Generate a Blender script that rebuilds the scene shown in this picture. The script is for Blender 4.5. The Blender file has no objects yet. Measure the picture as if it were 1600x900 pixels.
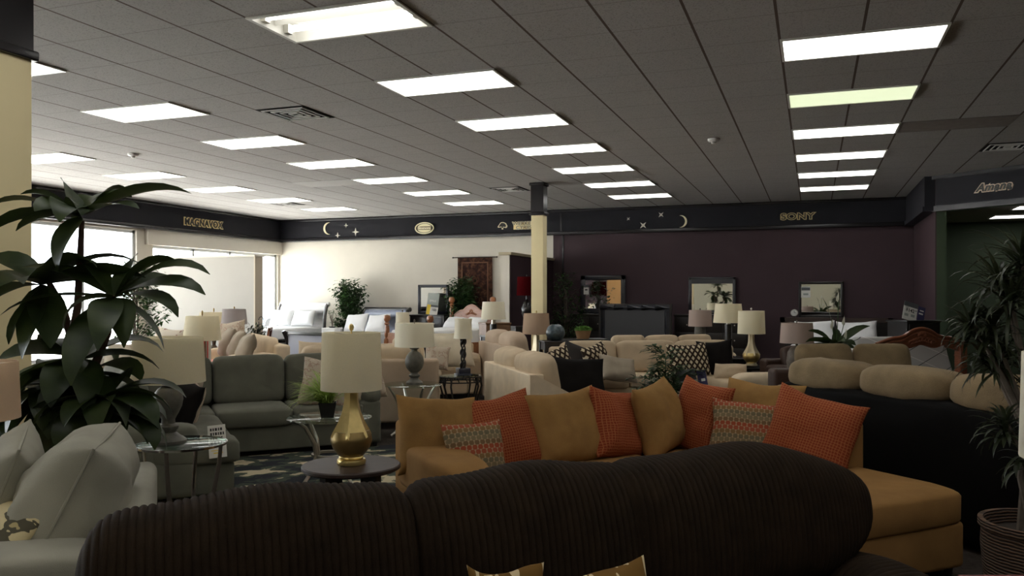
import bpy, bmesh, math, random
from math import sin, cos, pi, radians as RAD, sqrt, atan2
from mathutils import Matrix, Vector, Euler
from mathutils.noise import noise as pnoise
random.seed(7)
S = bpy.context.scene
COL = S.collection
# ------------------------------------------------------------------ camera frame
F, U0, V0, HC = 1291.0, 800.0, 463.4, 1.5
YAW = RAD(20.04)
CY, SY = cos(YAW), sin(YAW)
H = 3.5

def W(r, d, z=0.0):
    return Vector((r*CY - d*SY, d*CY + r*SY, z))
def at(u, d, z=0.0):
    return W((u-U0)/F*d, d, z)
def zof(v, d):
    return HC - (v-V0)*d/F
def on_Y(u, Y):
    k = (u-U0)/F
    d = Y/(CY + k*SY)
    return k*d*CY - d*SY, d
def on_X(u, X):
    k = (u-U0)/F
    d = X/(k*CY - SY)
    return d*CY + k*d*SY, d
def on_Z(u, v, z):
    d = (HC-z)*F/(v-V0)
    return at(u, d, z)

# ------------------------------------------------------------------ materials
MATS = {}
def nodes(name):
    m = bpy.data.materials.new(name); m.use_nodes = True
    nt = m.node_tree
    b = nt.nodes['Principled BSDF']
    MATS[name] = m
    return m, nt, b
def obj_coord(nt, scale=(1, 1, 1), rot=(0, 0, 0), kind='Object'):
    tc = nt.nodes.new('ShaderNodeTexCoord'); mp = nt.nodes.new('ShaderNodeMapping')
    nt.links.new(tc.outputs[kind], mp.inputs['Vector'])
    mp.inputs['Scale'].default_value = scale; mp.inputs['Rotation'].default_value = rot
    return mp.outputs['Vector']
def mixc(nt, fac, a, b, mode='MIX'):
    n = nt.nodes.new('ShaderNodeMix'); n.data_type = 'RGBA'; n.blend_type = mode
    for sock, val in ((n.inputs[0], fac), (n.inputs[6], a), (n.inputs[7], b)):
        if hasattr(val, 'is_linked') or hasattr(val, 'links'):
            nt.links.new(val, sock)
        elif isinstance(val, (int, float)):
            sock.default_value = val
        else:
            sock.default_value = (*val, 1)
    return n.outputs[2]
def noise(nt, vec, scale, detail=3, rough=.55):
    n = nt.nodes.new('ShaderNodeTexNoise')
    n.inputs['Scale'].default_value = scale; n.inputs['Detail'].default_value = detail
    n.inputs['Roughness'].default_value = rough
    nt.links.new(vec, n.inputs['Vector'])
    return n.outputs['Fac']
def math_(nt, op, a, b=None, c=None):
    n = nt.nodes.new('ShaderNodeMath'); n.operation = op
    for i, val in enumerate((a, b, c)):
        if val is None: continue
        if isinstance(val, (int, float)): n.inputs[i].default_value = val
        else: nt.links.new(val, n.inputs[i])
    return n.outputs[0]
def ramp(nt, fac, stops, interp='LINEAR'):
    n = nt.nodes.new('ShaderNodeValToRGB'); n.color_ramp.interpolation = interp
    el = n.color_ramp.elements
    while len(el) < len(stops): el.new(.5)
    for e, (p, c) in zip(el, stops):
        e.position = p; e.color = (*c, 1)
    nt.links.new(fac, n.inputs['Fac'])
    return n.outputs['Color']
def bump(nt, b, height, strength=.3, dist=.01):
    n = nt.nodes.new('ShaderNodeBump'); n.inputs['Strength'].default_value = strength
    n.inputs['Distance'].default_value = dist
    nt.links.new(height, n.inputs['Height']); nt.links.new(n.outputs['Normal'], b.inputs['Normal'])
def mat(name, col, rough=.6, metal=0.0, var=0.0, vs=8, bs=0.0, bscale=60, spec=None, sheen=0.0, coat=0.0, bd=.004):
    m, nt, b = nodes(name)
    b.inputs['Base Color'].default_value = (*col, 1)
    b.inputs['Roughness'].default_value = rough; b.inputs['Metallic'].default_value = metal
    if spec is not None: b.inputs['Specular IOR Level'].default_value = spec
    if sheen: b.inputs['Sheen Weight'].default_value = sheen
    if coat: b.inputs['Coat Weight'].default_value = coat
    v = obj_coord(nt)
    if var:
        n = noise(nt, v, vs)
        c2 = tuple(max(0, x*(1-var)) for x in col); c1 = tuple(min(1, x*(1+var)) for x in col)
        nt.links.new(ramp(nt, n, [(.3, c2), (.7, c1)]), b.inputs['Base Color'])
    if bs:
        bump(nt, b, noise(nt, v, bscale, 4), bs, bd)
    return m
def fabric(name, col, var=.12, vs=6, weave=420, bs=.35, sheen=.25):
    m, nt, b = nodes(name)
    v = obj_coord(nt)
    n1 = noise(nt, v, vs, 2); n2 = noise(nt, v, weave, 2)
    mixn = math_(nt, 'ADD', math_(nt, 'MULTIPLY', n1, .6), math_(nt, 'MULTIPLY', n2, .4))
    nt.links.new(ramp(nt, mixn, [(.32, tuple(x*(1-var*1.6) for x in col)), (.68, tuple(min(1, x*(1+var)) for x in col))]), b.inputs['Base Color'])
    b.inputs['Roughness'].default_value = .9; b.inputs['Sheen Weight'].default_value = sheen
    b.inputs['Specular IOR Level'].default_value = .15
    bump(nt, b, math_(nt, 'ADD', math_(nt, 'MULTIPLY', n2, .5), noise(nt, v, 9, 3)), bs, .01)
    return m
def wood(name, c1, c2, rough=.35, scale=(2, 14, 14), coat=.2):
    m, nt, b = nodes(name)
    v = obj_coord(nt, scale)
    n = noise(nt, v, 3.0, 6, .6)
    nt.links.new(ramp(nt, n, [(.3, c1), (.7, c2)]), b.inputs['Base Color'])
    b.inputs['Roughness'].default_value = rough; b.inputs['Coat Weight'].default_value = coat
    return m
def emis(name, col, strength):
    m, nt, b = nodes(name)
    b.inputs['Base Color'].default_value = (.9, .9, .9, 1)
    b.inputs['Emission Color'].default_value = (*col, 1); b.inputs['Emission Strength'].default_value = strength
    return m
def glass(name, tint=(.93, .97, .95), gloss=.12):
    m, nt, b = nodes(name)
    out = nt.nodes['Material Output']
    t = nt.nodes.new('ShaderNodeBsdfTransparent'); t.inputs['Color'].default_value = (*tint, 1)
    g = nt.nodes.new('ShaderNodeBsdfGlossy'); g.inputs['Roughness'].default_value = .02
    fr = nt.nodes.new('ShaderNodeLayerWeight'); fr.inputs['Blend'].default_value = .5
    mx = nt.nodes.new('ShaderNodeMixShader')
    nt.links.new(math_(nt, 'ADD', math_(nt, 'MULTIPLY', math_(nt, 'POWER', fr.outputs['Facing'], 5.0), .8), gloss*.2), mx.inputs[0])
    nt.links.new(t.outputs[0], mx.inputs[1]); nt.links.new(g.outputs[0], mx.inputs[2])
    nt.links.new(mx.outputs[0], out.inputs['Surface'])
    return m
def shade_mat(name, col, trans=.25):
    m, nt, b = nodes(name)
    out = nt.nodes['Material Output']
    v = obj_coord(nt, (1, 1, 1)); n = noise(nt, v, 300, 2)
    colr = ramp(nt, n, [(.3, tuple(x*.93 for x in col)), (.7, col)])
    d = nt.nodes.new('ShaderNodeBsdfDiffuse'); t = nt.nodes.new('ShaderNodeBsdfTranslucent')
    nt.links.new(colr, d.inputs['Color']); nt.links.new(colr, t.inputs['Color'])
    mx = nt.nodes.new('ShaderNodeMixShader'); mx.inputs[0].default_value = trans
    nt.links.new(d.outputs[0], mx.inputs[1]); nt.links.new(t.outputs[0], mx.inputs[2])
    nt.links.new(mx.outputs[0], out.inputs['Surface'])
    return m
def leafm(name, c1, c2, rough=.4):
    m, nt, b = nodes(name)
    v = obj_coord(nt); n = noise(nt, v, 9, 3)
    nt.links.new(ramp(nt, n, [(.35, c1), (.7, c2)]), b.inputs['Base Color'])
    b.inputs['Roughness'].default_value = rough
    b.inputs['Specular IOR Level'].default_value = .35
    out = nt.nodes['Material Output']
    t = nt.nodes.new('ShaderNodeBsdfTranslucent'); t.inputs['Color'].default_value = (*[x*1.3 for x in c2], 1)
    mx = nt.nodes.new('ShaderNodeMixShader'); mx.inputs[0].default_value = .15
    nt.links.new(b.outputs[0], mx.inputs[1]); nt.links.new(t.outputs[0], mx.inputs[2])
    nt.links.new(mx.outputs[0], out.inputs['Surface'])
    return m

CREAM = mat('cream_paint', (.82, .70, .41), .75, var=.03, vs=2, bs=.05, bscale=90)
CREAMW = mat('pale_cream_paint', (.66, .615, .53), .75, var=.03, vs=2, bs=.05, bscale=90)
WHITEP = mat('white_paint', (.82, .81, .78), .6)
PURPLE = mat('plum_paint', (.050, .025, .031), .7, var=.08, vs=1.5, bs=.05)
GREENP = mat('dark_green_paint', (.040, .062, .030), .7, var=.08, vs=1.5)
FASC = mat('charcoal_fascia_paint', (.017, .0165, .021), .7, spec=.2, var=.1, vs=2)
FTRIM = mat('black_gloss_trim', (.018, .016, .018), .25)
CARPET = mat('brown_carpet', (.055, .044, .036), .95, var=.3, vs=40, bs=.6, bscale=300, spec=.1)
TRIMW = mat('grey_white_frame', (.60, .60, .60), .45)
ALU = mat('window_aluminium', (.55, .56, .57), .4, .3)
GOLD = mat('gilt_letter', (.88, .70, .34), .5)
GOLDF = mat('pale_gilt', (.92, .83, .56), .5)
SILV = mat('silver_gilt', (.78, .75, .64), .5)
DARKL = mat('dark_letter', (.03, .025, .02), .5)
PANEL = emis('light_lens', (1, .985, .95), 4.9)
PANELG = emis('greenish_dim_lens', (.86, .95, .62), .95)
TUBE = emis('tube_glow', (1, .98, .93), 5.0)
FIXT = mat('white_enamel', (.82, .81, .76), .35)
VENTM = mat('vent_metal', (.62, .60, .57), .4)
VENTD = mat('vent_dark', (.015, .014, .013), .9, spec=.1)
PLASW = mat('white_plastic', (.75, .74, .72), .4)
RETURN = mat('return_grille_brown', (.22, .19, .17), .7, var=.1)
GLASS = glass('window_glass', (.97, .98, .98), .05)
TGLASS = glass('table_glass', (.84, .93, .89), .15)
MIRROR = mat('mirror_silver', (.86, .87, .86), .02, 1.0)
CHROME = mat('chrome', (.55, .53, .48), .16, 1.0)
NICKEL = mat('brushed_nickel', (.50, .46, .40), .3, .9)
BRASS = mat('antique_gold', (.66, .50, .20), .32, .85, var=.12, vs=14)
BRASSD = mat('dark_antique_gold', (.30, .21, .08), .38, .8, var=.15, vs=14)
BRASSL = mat('champagne_gold', (.72, .62, .42), .35, .7)
IRON = mat('wrought_iron', (.022, .019, .017), .45, .5)
BLACKW = wood('black_wood', (.010, .008, .007), (.020, .016, .014), .3)
ESPR = wood('espresso_wood', (.020, .010, .007), (.04, .021, .013), .5, coat=.0)
OAK = wood('honey_oak', (.22, .075, .028), (.36, .14, .055), .3)
CHERRY = wood('cherry_wood', (.17, .055, .028), (.30, .105, .05), .3)
PINKW = wood('pale_rose_wood', (.42, .25, .20), (.52, .33, .27), .35)
TEAK = wood('medium_brown_wood', (.16, .08, .04), (.26, .14, .07), .4)
WHITEW = wood('whitewashed_wood', (.70, .68, .66), (.80, .78, .76), .4)
GREYW = wood('grey_stained_wood', (.07, .065, .062), (.12, .11, .105), .4)
SHC = shade_mat('cream_shade', (.94, .88, .70), .45)
SHW = shade_mat('ivory_shade', (.94, .90, .77), .45)
SHM = shade_mat('mauve_shade', (.60, .48, .41), .4)
SHG = shade_mat('grey_shade', (.50, .455, .44))
SHT = shade_mat('tan_shade', (.60, .45, .32), .4)
SHP = shade_mat('peach_shade', (.88, .72, .54), .5)
SHR = shade_mat('red_shade', (.06, .004, .005))
STONE = mat('grey_green_ceramic', (.135, .13, .105), .55, var=.25, vs=20, bs=.1, bscale=40)
STONEB = mat('brown_weathered_base', (.11, .085, .06), .6, var=.3, vs=25, bs=.15, bscale=40)
LEAFD = leafm('dracaena_leaf', (.014, .028, .007), (.040, .058, .016), .45)
LEAFF = leafm('ficus_leaf', (.022, .060, .018), (.060, .125, .036), .4)
LEAFP = leafm('palm_leaf', (.018, .045, .014), (.045, .095, .028), .45)
LEAFS = leafm('spider_leaf', (.22, .34, .06), (.46, .56, .16), .5)
LEAFM = leafm('marginata_leaf', (.018, .026, .012), (.050, .060, .028), .4)
LEAFT = leafm('moss_green', (.08, .19, .035), (.20, .36, .09), .8)
PETAL = leafm('white_petal', (.6, .6, .48), (.75, .74, .62), .6)
BARK = mat('bark', (.085, .042, .026), .85, var=.3, vs=18, bs=.6, bscale=40)
BARKG = mat('grey_bark', (.13, .105, .08), .85, var=.3, vs=18, bs=.6, bscale=40)
SOIL = mat('soil', (.03, .02, .012), .95, bs=.6, bscale=60)
POTB = mat('black_pot', (.014, .013, .013), .35)
POTBL = mat('blue_pot', (.03, .035, .10), .3)
POTR = mat('dark_red_pot', (.07, .016, .012), .45)
POTW = mat('white_pot', (.7, .68, .62), .4)
TERRA = mat('tan_basket', (.30, .17, .075), .8, bs=.6, bscale=70)
TEAL = mat('slate_teal_glaze', (.045, .065, .075), .35, var=.5, vs=30, bs=.4, bscale=50)
CORD = fabric('dark_brown_corduroy', (.022, .013, .0065), .25, 12, 300, .25, .0)
GREYL = fabric('light_grey_linen', (.34, .325, .26), .10, 5, 500, .3, .05)
SAGE = fabric('slate_green_chenille', (.150, .150, .115), .14, 5, 350, .35, .05)
TANF = fabric('camel_microfibre', (.29, .155, .052), .12, 5, 300, .25, .0)
TANP = fabric('camel_pillow', (.31, .17, .055), .14, 8, 300, .35, .0)
BEIGE = fabric('beige_chenille', (.56, .44, .30), .10, 5, 350, .3, .0)
BEIGEL = fabric('pale_beige_linen', (.76, .62, .44), .08, 7, 260, .35, .0)
BEIGED = fabric('dusty_beige_back', (.47, .36, .26), .07, 4, 350, .2, .0)
CREAMF = fabric('cream_cotton', (.66, .58, .43), .07, 6, 350, .25, .0)
TAUPE = fabric('taupe_plush', (.23, .165, .09), .18, 6, 200, .5, .05)
GREIGE = fabric('greige_pillow', (.38, .32, .24), .1, 6, 300, .3, .0)
BLACKF = fabric('black_velvet', (.010, .008, .007), .2, 6, 300, .2, .0)
WHITEF = fabric('white_bedding', (.78, .78, .78), .04, 4, 200, .25, .0)
REDF = fabric('red_cloth', (.50, .03, .025), .1, 6, 300, .2, .0)
LEATHER = mat('black_leather', (.005, .0045, .004), .7, spec=.08, bs=.2, bscale=120)
LEATHB = mat('dark_brown_leather', (.040, .018, .010), .55, spec=.3, bs=.2, bscale=120)
PAPER = mat('white_card', (.74, .73, .68), .6)
PAPERD = mat('slate_card', (.10, .105, .11), .6)
PAPERY = mat('yellow_card', (.75, .55, .05), .6)
PAPERN = mat('navy_card', (.035, .03, .10), .6)
PAPERG = mat('grey_green_card', (.34, .37, .34), .6)
INK = mat('black_ink', (.02, .02, .02), .6)
ROD = mat('dark_rod', (.03, .02, .015), .4, .5)
PINKP = mat('coral_book_cover', (.75, .25, .18), .5)
FRAMEB = mat('glossy_slate_frame', (.022, .023, .030), .22, spec=.8)
GREYPAN = mat('grey_suede_panel', (.05, .05, .053), .5)
PEWTER = mat('mirror_frame_pewter', (.045, .045, .055), .25, .2)
BLUEB = mat('blue_black_block', (.018, .022, .04), .25)
CARB = mat('pale_blue_car_paint', (.30, .38, .48), .3, .2)
ASPH = mat('pale_asphalt', (.60, .60, .58), .9, var=.1, vs=3)

def pattern_hex(name):
    m, nt, b = nodes(name)
    v = obj_coord(nt, (1, 1, 1))
    sx = nt.nodes.new('ShaderNodeSeparateXYZ'); nt.links.new(v, sx.inputs[0])
    cb = nt.nodes.new('ShaderNodeCombineXYZ')
    nt.links.new(sx.outputs[0], cb.inputs[0]); nt.links.new(sx.outputs[2], cb.inputs[1])
    nt.links.new(math_(nt, 'MULTIPLY', sx.outputs[1], 0.0), cb.inputs[2])
    vo = nt.nodes.new('ShaderNodeMapping'); nt.links.new(cb.outputs[0], vo.inputs['Vector'])
    # hexagonal lattice from two staggered brick grids
    x = math_(nt, 'DIVIDE', sx.outputs[0], .034); z = math_(nt, 'DIVIDE', sx.outputs[2], .027)
    row = math_(nt, 'FLOOR', z)
    off = math_(nt, 'MULTIPLY', math_(nt, 'MODULO', math_(nt, 'ABSOLUTE', row), 2.0), .5)
    fx = math_(nt, 'ABSOLUTE', math_(nt, 'SUBTRACT', math_(nt, 'FRACT', math_(nt, 'ADD', x, off)), .5))
    fz = math_(nt, 'ABSOLUTE', math_(nt, 'SUBTRACT', math_(nt, 'FRACT', z), .5))
    e = math_(nt, 'ADD', fx, math_(nt, 'MULTIPLY', math_(nt, 'POWER', math_(nt, 'MULTIPLY', fz, 2.0), 2.0), .17))
    line = math_(nt, 'GREATER_THAN', e, .435)
    band = math_(nt, 'FRACT', math_(nt, 'ADD', math_(nt, 'MULTIPLY', row, 1/6.0), .02))
    colr = ramp(nt, band, [(0, (.30, .065, .028)), (.16, (.17, .105, .05)), (.33, (.20, .155, .085)), (.5, (.155, .13, .075)), (.66, (.21, .125, .05)), (.83, (.31, .075, .035))], 'CONSTANT')
    nt.links.new(mixc(nt, line, colr, (.36, .255, .15)), b.inputs['Base Color'])
    b.inputs['Roughness'].default_value = .9; b.inputs['Specular IOR Level'].default_value = .15
    bump(nt, b, noise(nt, v, 200, 2), .3, .005)
    return m
def pattern_weave(name, c1, c2, pitch):
    m, nt, b = nodes(name)
    v = obj_coord(nt)
    sx = nt.nodes.new('ShaderNodeSeparateXYZ'); nt.links.new(v, sx.inputs[0])
    def cell(o):
        return math_(nt, 'ABSOLUTE', math_(nt, 'SUBTRACT', math_(nt, 'FRACT', math_(nt, 'DIVIDE', o, pitch)), .5))
    wob = math_(nt, 'MULTIPLY', noise(nt, v, 14, 2), .02)
    fx = cell(math_(nt, 'ADD', sx.outputs[0], wob)); fz = cell(math_(nt, 'SUBTRACT', sx.outputs[2], wob))
    mx = math_(nt, 'MAXIMUM', fx, fz)
    l = math_(nt, 'GREATER_THAN', mx, .38)
    nt.links.new(mixc(nt, l, c1, c2), b.inputs['Base Color'])
    b.inputs['Roughness'].default_value = .9
    b.inputs['Specular IOR Level'].default_value = .15
    bump(nt, b, mx, .5, .006)
    return m
def pattern_diamond(name, dark, pale, pitch):
    m, nt, b = nodes(name)
    v = obj_coord(nt)
    sx = nt.nodes.new('ShaderNodeSeparateXYZ'); nt.links.new(v, sx.inputs[0])
    a = math_(nt, 'DIVIDE', math_(nt, 'ADD', sx.outputs[0], math_(nt, 'MULTIPLY', sx.outputs[2], .7)), pitch)
    c = math_(nt, 'DIVIDE', math_(nt, 'SUBTRACT', sx.outputs[0], math_(nt, 'MULTIPLY', sx.outputs[2], .7)), pitch)
    fa = math_(nt, 'ABSOLUTE', math_(nt, 'SUBTRACT', math_(nt, 'FRACT', a), .5))
    fc = math_(nt, 'ABSOLUTE', math_(nt, 'SUBTRACT', math_(nt, 'FRACT', c), .5))
    mx = math_(nt, 'MAXIMUM', fa, fc)
    l = math_(nt, 'GREATER_THAN', mx, .29)
    nt.links.new(mixc(nt, l, pale, dark), b.inputs['Base Color'])
    b.inputs['Roughness'].default_value = .9; b.inputs['Specular IOR Level'].default_value = .15
    return m
def pattern_noise(name, stops, scale, rough=.9, stretch=(1, 1, 1), detail=3):
    m, nt, b = nodes(name)
    v = obj_coord(nt, stretch)
    nt.links.new(ramp(nt, noise(nt, v, scale, detail), stops, 'CONSTANT'), b.inputs['Base Color'])
    b.inputs['Roughness'].default_value = rough; b.inputs['Specular IOR Level'].default_value = .15
    return m
HEXP = pattern_hex('hexagon_print')
RUST = pattern_weave('rust_basketweave', (.235, .044, .016), (.36, .12, .045), .017)
RUSTP = RUST
IKAT = pattern_diamond('brown_cream_diamonds', (.035, .022, .014), (.60, .50, .34), .075)
ZEBRA = pattern_noise('zebra_print', [(0, (.16, .085, .02)), (.56, (.62, .50, .30))], 11, stretch=(3.2, 1, .6), detail=1)
FLORAL = pattern_noise('floral_print', [(0, (.50, .42, .32)), (.52, (.40, .29, .22)), (.58, (.55, .47, .36))], 12)
FLORALP = pattern_noise('pink_green_floral', [(0, (.70, .62, .50)), (.55, (.36, .22, .18)), (.64, (.75, .68, .58))], 10)
STRIPEP = pattern_noise('cream_olive_print', [(0, (.62, .52, .30)), (.52, (.10, .09, .06)), (.6, (.45, .36, .18))], 5, stretch=(1, 1, 2))
RUGM = pattern_noise('navy_leaf_rug', [(0, (.022, .024, .030)), (.47, (.06, .072, .052)), (.55, (.50, .42, .28)), (.66, (.10, .11, .085))], 2.4, stretch=(1, 1.8, 1), detail=4)
TAPM = pattern_noise('tapestry_weave', [(0, (.028, .012, .010)), (.46, (.06, .025, .016)), (.57, (.11, .055, .03)), (.64, (.03, .012, .012))], 9, stretch=(1, 1, 1), detail=4)

def quilt_mat():
    m, nt, b = nodes('quilted_grey_ticking')
    v = obj_coord(nt)
    sx = nt.nodes.new('ShaderNodeSeparateXYZ'); nt.links.new(v, sx.inputs[0])
    p = .36
    a = math_(nt, 'DIVIDE', math_(nt, 'ADD', math_(nt, 'MULTIPLY', sx.outputs[0], .62), math_(nt, 'MULTIPLY', sx.outputs[2], 1.5)), p)
    c = math_(nt, 'DIVIDE', math_(nt, 'SUBTRACT', math_(nt, 'MULTIPLY', sx.outputs[0], .62), math_(nt, 'MULTIPLY', sx.outputs[2], 1.5)), p)
    fa = math_(nt, 'ABSOLUTE', math_(nt, 'SUBTRACT', math_(nt, 'FRACT', a), .5))
    fc = math_(nt, 'ABSOLUTE', math_(nt, 'SUBTRACT', math_(nt, 'FRACT', c), .5))
    la = math_(nt, 'GREATER_THAN', fa, .482); lc = math_(nt, 'GREATER_THAN', fc, .482)
    c0 = mixc(nt, la, (.48, .48, .46), (.78, .77, .73))
    nt.links.new(mixc(nt, lc, c0, (.05, .05, .05)), b.inputs['Base Color'])
    b.inputs['Roughness'].default_value = .85
    bump(nt, b, noise(nt, v, 160, 2), .3, .004)
    return m
QUILT = quilt_mat()
def wicker_mat():
    m, nt, b = nodes('wicker')
    w = nt.nodes.new('ShaderNodeTexWave'); w.bands_direction = 'Z'
    w.inputs['Scale'].default_value = 22; w.inputs['Distortion'].default_value = 2.5
    nt.links.new(obj_coord(nt), w.inputs['Vector'])
    nt.links.new(ramp(nt, w.outputs['Fac'], [(.2, (.022, .011, .005)), (.8, (.12, .06, .028))]), b.inputs['Base Color'])
    bump(nt, b, w.outputs['Fac'], .8, .01); b.inputs['Roughness'].default_value = .7
    return m
WICKER = wicker_mat()
TX, TXO, TY, TYO = .5963, .35, .6147, 4.905
def ceiling_mat():
    m, nt, b = nodes('acoustic_tile')
    v = obj_coord(nt)
    sx = nt.nodes.new('ShaderNodeSeparateXYZ'); nt.links.new(v, sx.inputs[0])
    def lines(o, off, pitch, w):
        f = math_(nt, 'FRACT', math_(nt, 'ADD', math_(nt, 'DIVIDE', math_(nt, 'SUBTRACT', o, off), pitch), 100.5))
        return math_(nt, 'LESS_THAN', math_(nt, 'ABSOLUTE', math_(nt, 'SUBTRACT', f, .5)), w/pitch/2)
    lx = lines(sx.outputs[0], TXO, TX, .021); ly = lines(sx.outputs[1], TYO, TY, .010)
    n = noise(nt, v, 95, 3, .6); n2 = noise(nt, v, 1.3, 2)
    speck = ramp(nt, n, [(.36, (.28, .262, .248)), (.46, (.46, .44, .425))])
    tone = mixc(nt, .10, speck, ramp(nt, n2, [(.3, (.35, .33, .32)), (.7, (.55, .53, .51))]))
    c = mixc(nt, ly, tone, (.30, .28, .26))
    c = mixc(nt, lx, c, (.12, .09, .072))
    nt.links.new(c, b.inputs['Base Color']); b.inputs['Roughness'].default_value = .9
    b.inputs['Specular IOR Level'].default_value = .1
    bump(nt, b, n, .25, .004)
    return m
CEIL = ceiling_mat()

# ------------------------------------------------------------------ mesh builder
SEED = [0.0]
class MB:
    def __init__(self): self.v = []; self.f = []; self.T = Matrix.Identity(4)
    def add(self, vs, fs):
        o = len(self.v); T = self.T
        self.v += [tuple(T @ Vector(p)) for p in vs]
        self.f += [tuple(i+o for i in q) for q in fs]
        return self
    def box(self, x0, x1, y0, y1, z0, z1, r=0.0, seg=2):
        if r <= 0:
            vs = [(x, y, z) for x in (x0, x1) for y in (y0, y1) for z in (z0, z1)]
            return self.add(vs, [(0, 1, 3, 2), (4, 6, 7, 5), (0, 4, 5, 1), (2, 3, 7, 6), (0, 2, 6, 4), (1, 5, 7, 3)])
        c = ((x0+x1)/2, (y0+y1)/2, (z0+z1)/2); h = (abs(x1-x0)/2, abs(y1-y0)/2, abs(z1-z0)/2)
        r = min(r, *h)*.999
        L = [(-1, -pi/4*(1-i/seg)) for i in range(seg+1)] + [(1, pi/4*i/seg) for i in range(seg+1)]
        key = {}; vs = []; fs = []
        n = len(L)
        for ax in range(3):
            a1, a2 = (ax+1) % 3, (ax+2) % 3
            for sg in (-1, 1):
                ids = []
                for s1, t1 in L:
                    row = []
                    for s2, t2 in L:
                        dv = [0, 0, 0]; dv[ax] = sg; dv[a1] = math.tan(t1); dv[a2] = math.tan(t2)
                        l = sqrt(sum(q*q for q in dv)); p = [0, 0, 0]
                        p[ax] = c[ax]+sg*(h[ax]-r)+r*dv[ax]/l
                        p[a1] = c[a1]+s1*(h[a1]-r)+r*dv[a1]/l
                        p[a2] = c[a2]+s2*(h[a2]-r)+r*dv[a2]/l
                        k = tuple(round(q, 6) for q in p)
                        if k not in key: key[k] = len(vs); vs.append(p)
                        row.append(key[k])
                    ids.append(row)
                for i in range(n-1):
                    for j in range(n-1):
                        q = (ids[i][j], ids[i+1][j], ids[i+1][j+1], ids[i][j+1])
                        if len(set(q)) < 3: continue
                        fs.append(q if sg > 0 else q[::-1])
        return self.add(vs, fs)
    def sq(self, x0, x1, y0, y1, z0, z1, e1=.5, e2=.35, nu=32, nv=16, ax=2, warp=None):
        """superellipsoid cushion filling the bounds; ax = its thin axis"""
        c = [(x0+x1)/2, (y0+y1)/2, (z0+z1)/2]; h = [(x1-x0)/2, (y1-y0)/2, (z1-z0)/2]
        a1, a2 = (ax+1) % 3, (ax+2) % 3
        def pw(t, e): return math.copysign(abs(t)**e, t)
        SEED[0] += 3.7
        vs = []; fs = []
        for j in range(nv+1):
            et = -pi/2+pi*j/nv
            for i in range(nu):
                om = -pi+2*pi*i/nu+pi/nu
                p = [0, 0, 0]
                p[a1] = c[a1]+h[a1]*pw(cos(et), e1)*pw(cos(om), e2)
                p[a2] = c[a2]+h[a2]*pw(cos(et), e1)*pw(sin(om), e2)
                p[ax] = c[ax]+h[ax]*pw(sin(et), e1)
                if warp: p = warp(p)
                if h[ax] > .05 and max(h) > .15:
                    q = Vector(p)*7+Vector((SEED[0], 0, 0)); am = .010
                    dn = Vector(((p[0]-c[0])/h[0], (p[1]-c[1])/h[1], (p[2]-c[2])/h[2]))
                    if dn.length > 0: p = Vector(p)+dn.normalized()*am*(pnoise(q)+.5*pnoise(q*2.3))
                vs.append(p)
        for j in range(nv):
            for i in range(nu):
                k = (i+1) % nu
                fs.append((j*nu+i, j*nu+k, (j+1)*nu+k, (j+1)*nu+i))
        return self.add(vs, fs)
    def lathe(self, prof, n=24, c=(0, 0, 0), closed=True, ph=0.0, sx=1.0, sy=1.0):
        vs = []; fs = []
        for r, z in prof:
            for i in range(n):
                a = 2*pi*i/n+ph
                vs.append((c[0]+r*cos(a)*sx, c[1]+r*sin(a)*sy, c[2]+z))
        for j in range(len(prof)-1):
            for i in range(n):
                k = (i+1) % n
                fs.append((j*n+i, j*n+k, (j+1)*n+k, (j+1)*n+i))
        if closed:
            fs.append(tuple(range(n-1, -1, -1))); o = (len(prof)-1)*n
            fs.append(tuple(range(o, o+n)))
        return self.add(vs, fs)
    def tube(self, pts, r, n=8):
        pts = [Vector(p) for p in pts]; m = len(pts)
        rs = r if isinstance(r, (list, tuple)) else [r]*m
        vs = []; fs = []; up = Vector((0, 0, 1))
        prev = None
        for i, p in enumerate(pts):
            t = (pts[min(i+1, m-1)]-pts[max(i-1, 0)]).normalized()
            if prev is None:
                a = t.cross(up)
                if a.length < 1e-3: a = t.cross(Vector((1, 0, 0)))
                a.normalize()
            else:
                a = (prev - t*prev.dot(t)).normalized()
            prev = a; b = t.cross(a)
            for k in range(n):
                q = 2*pi*k/n
                vs.append(p + (a*cos(q)+b*sin(q))*rs[i])
        for i in range(m-1):
            for k in range(n):
                l = (k+1) % n
                fs.append((i*n+k, i*n+l, (i+1)*n+l, (i+1)*n+k))
        fs.append(tuple(range(n-1, -1, -1))); fs.append(tuple(range((m-1)*n, m*n)))
        return self.add(vs, fs)
    def prism(self, poly, y0, y1):
        """outline in x,z extruded along y"""
        n = len(poly)
        vs = [(x, y0, z) for x, z in poly]+[(x, y1, z) for x, z in poly]
        fs = [tuple(range(n)), tuple(range(2*n-1, n-1, -1))]
        for i in range(n):
            k = (i+1) % n
            fs.append((i, i+n, k+n, k))
        return self.add(vs, fs)
    def prismz(self, poly, z0, z1):
        n = len(poly)
        vs = [(x, y, z0) for x, y in poly]+[(x, y, z1) for x, y in poly]
        fs = [tuple(range(n-1, -1, -1)), tuple(range(n, 2*n))]
        for i in range(n):
            k = (i+1) % n
            fs.append((i, k, k+n, i+n))
        return self.add(vs, fs)
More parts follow.
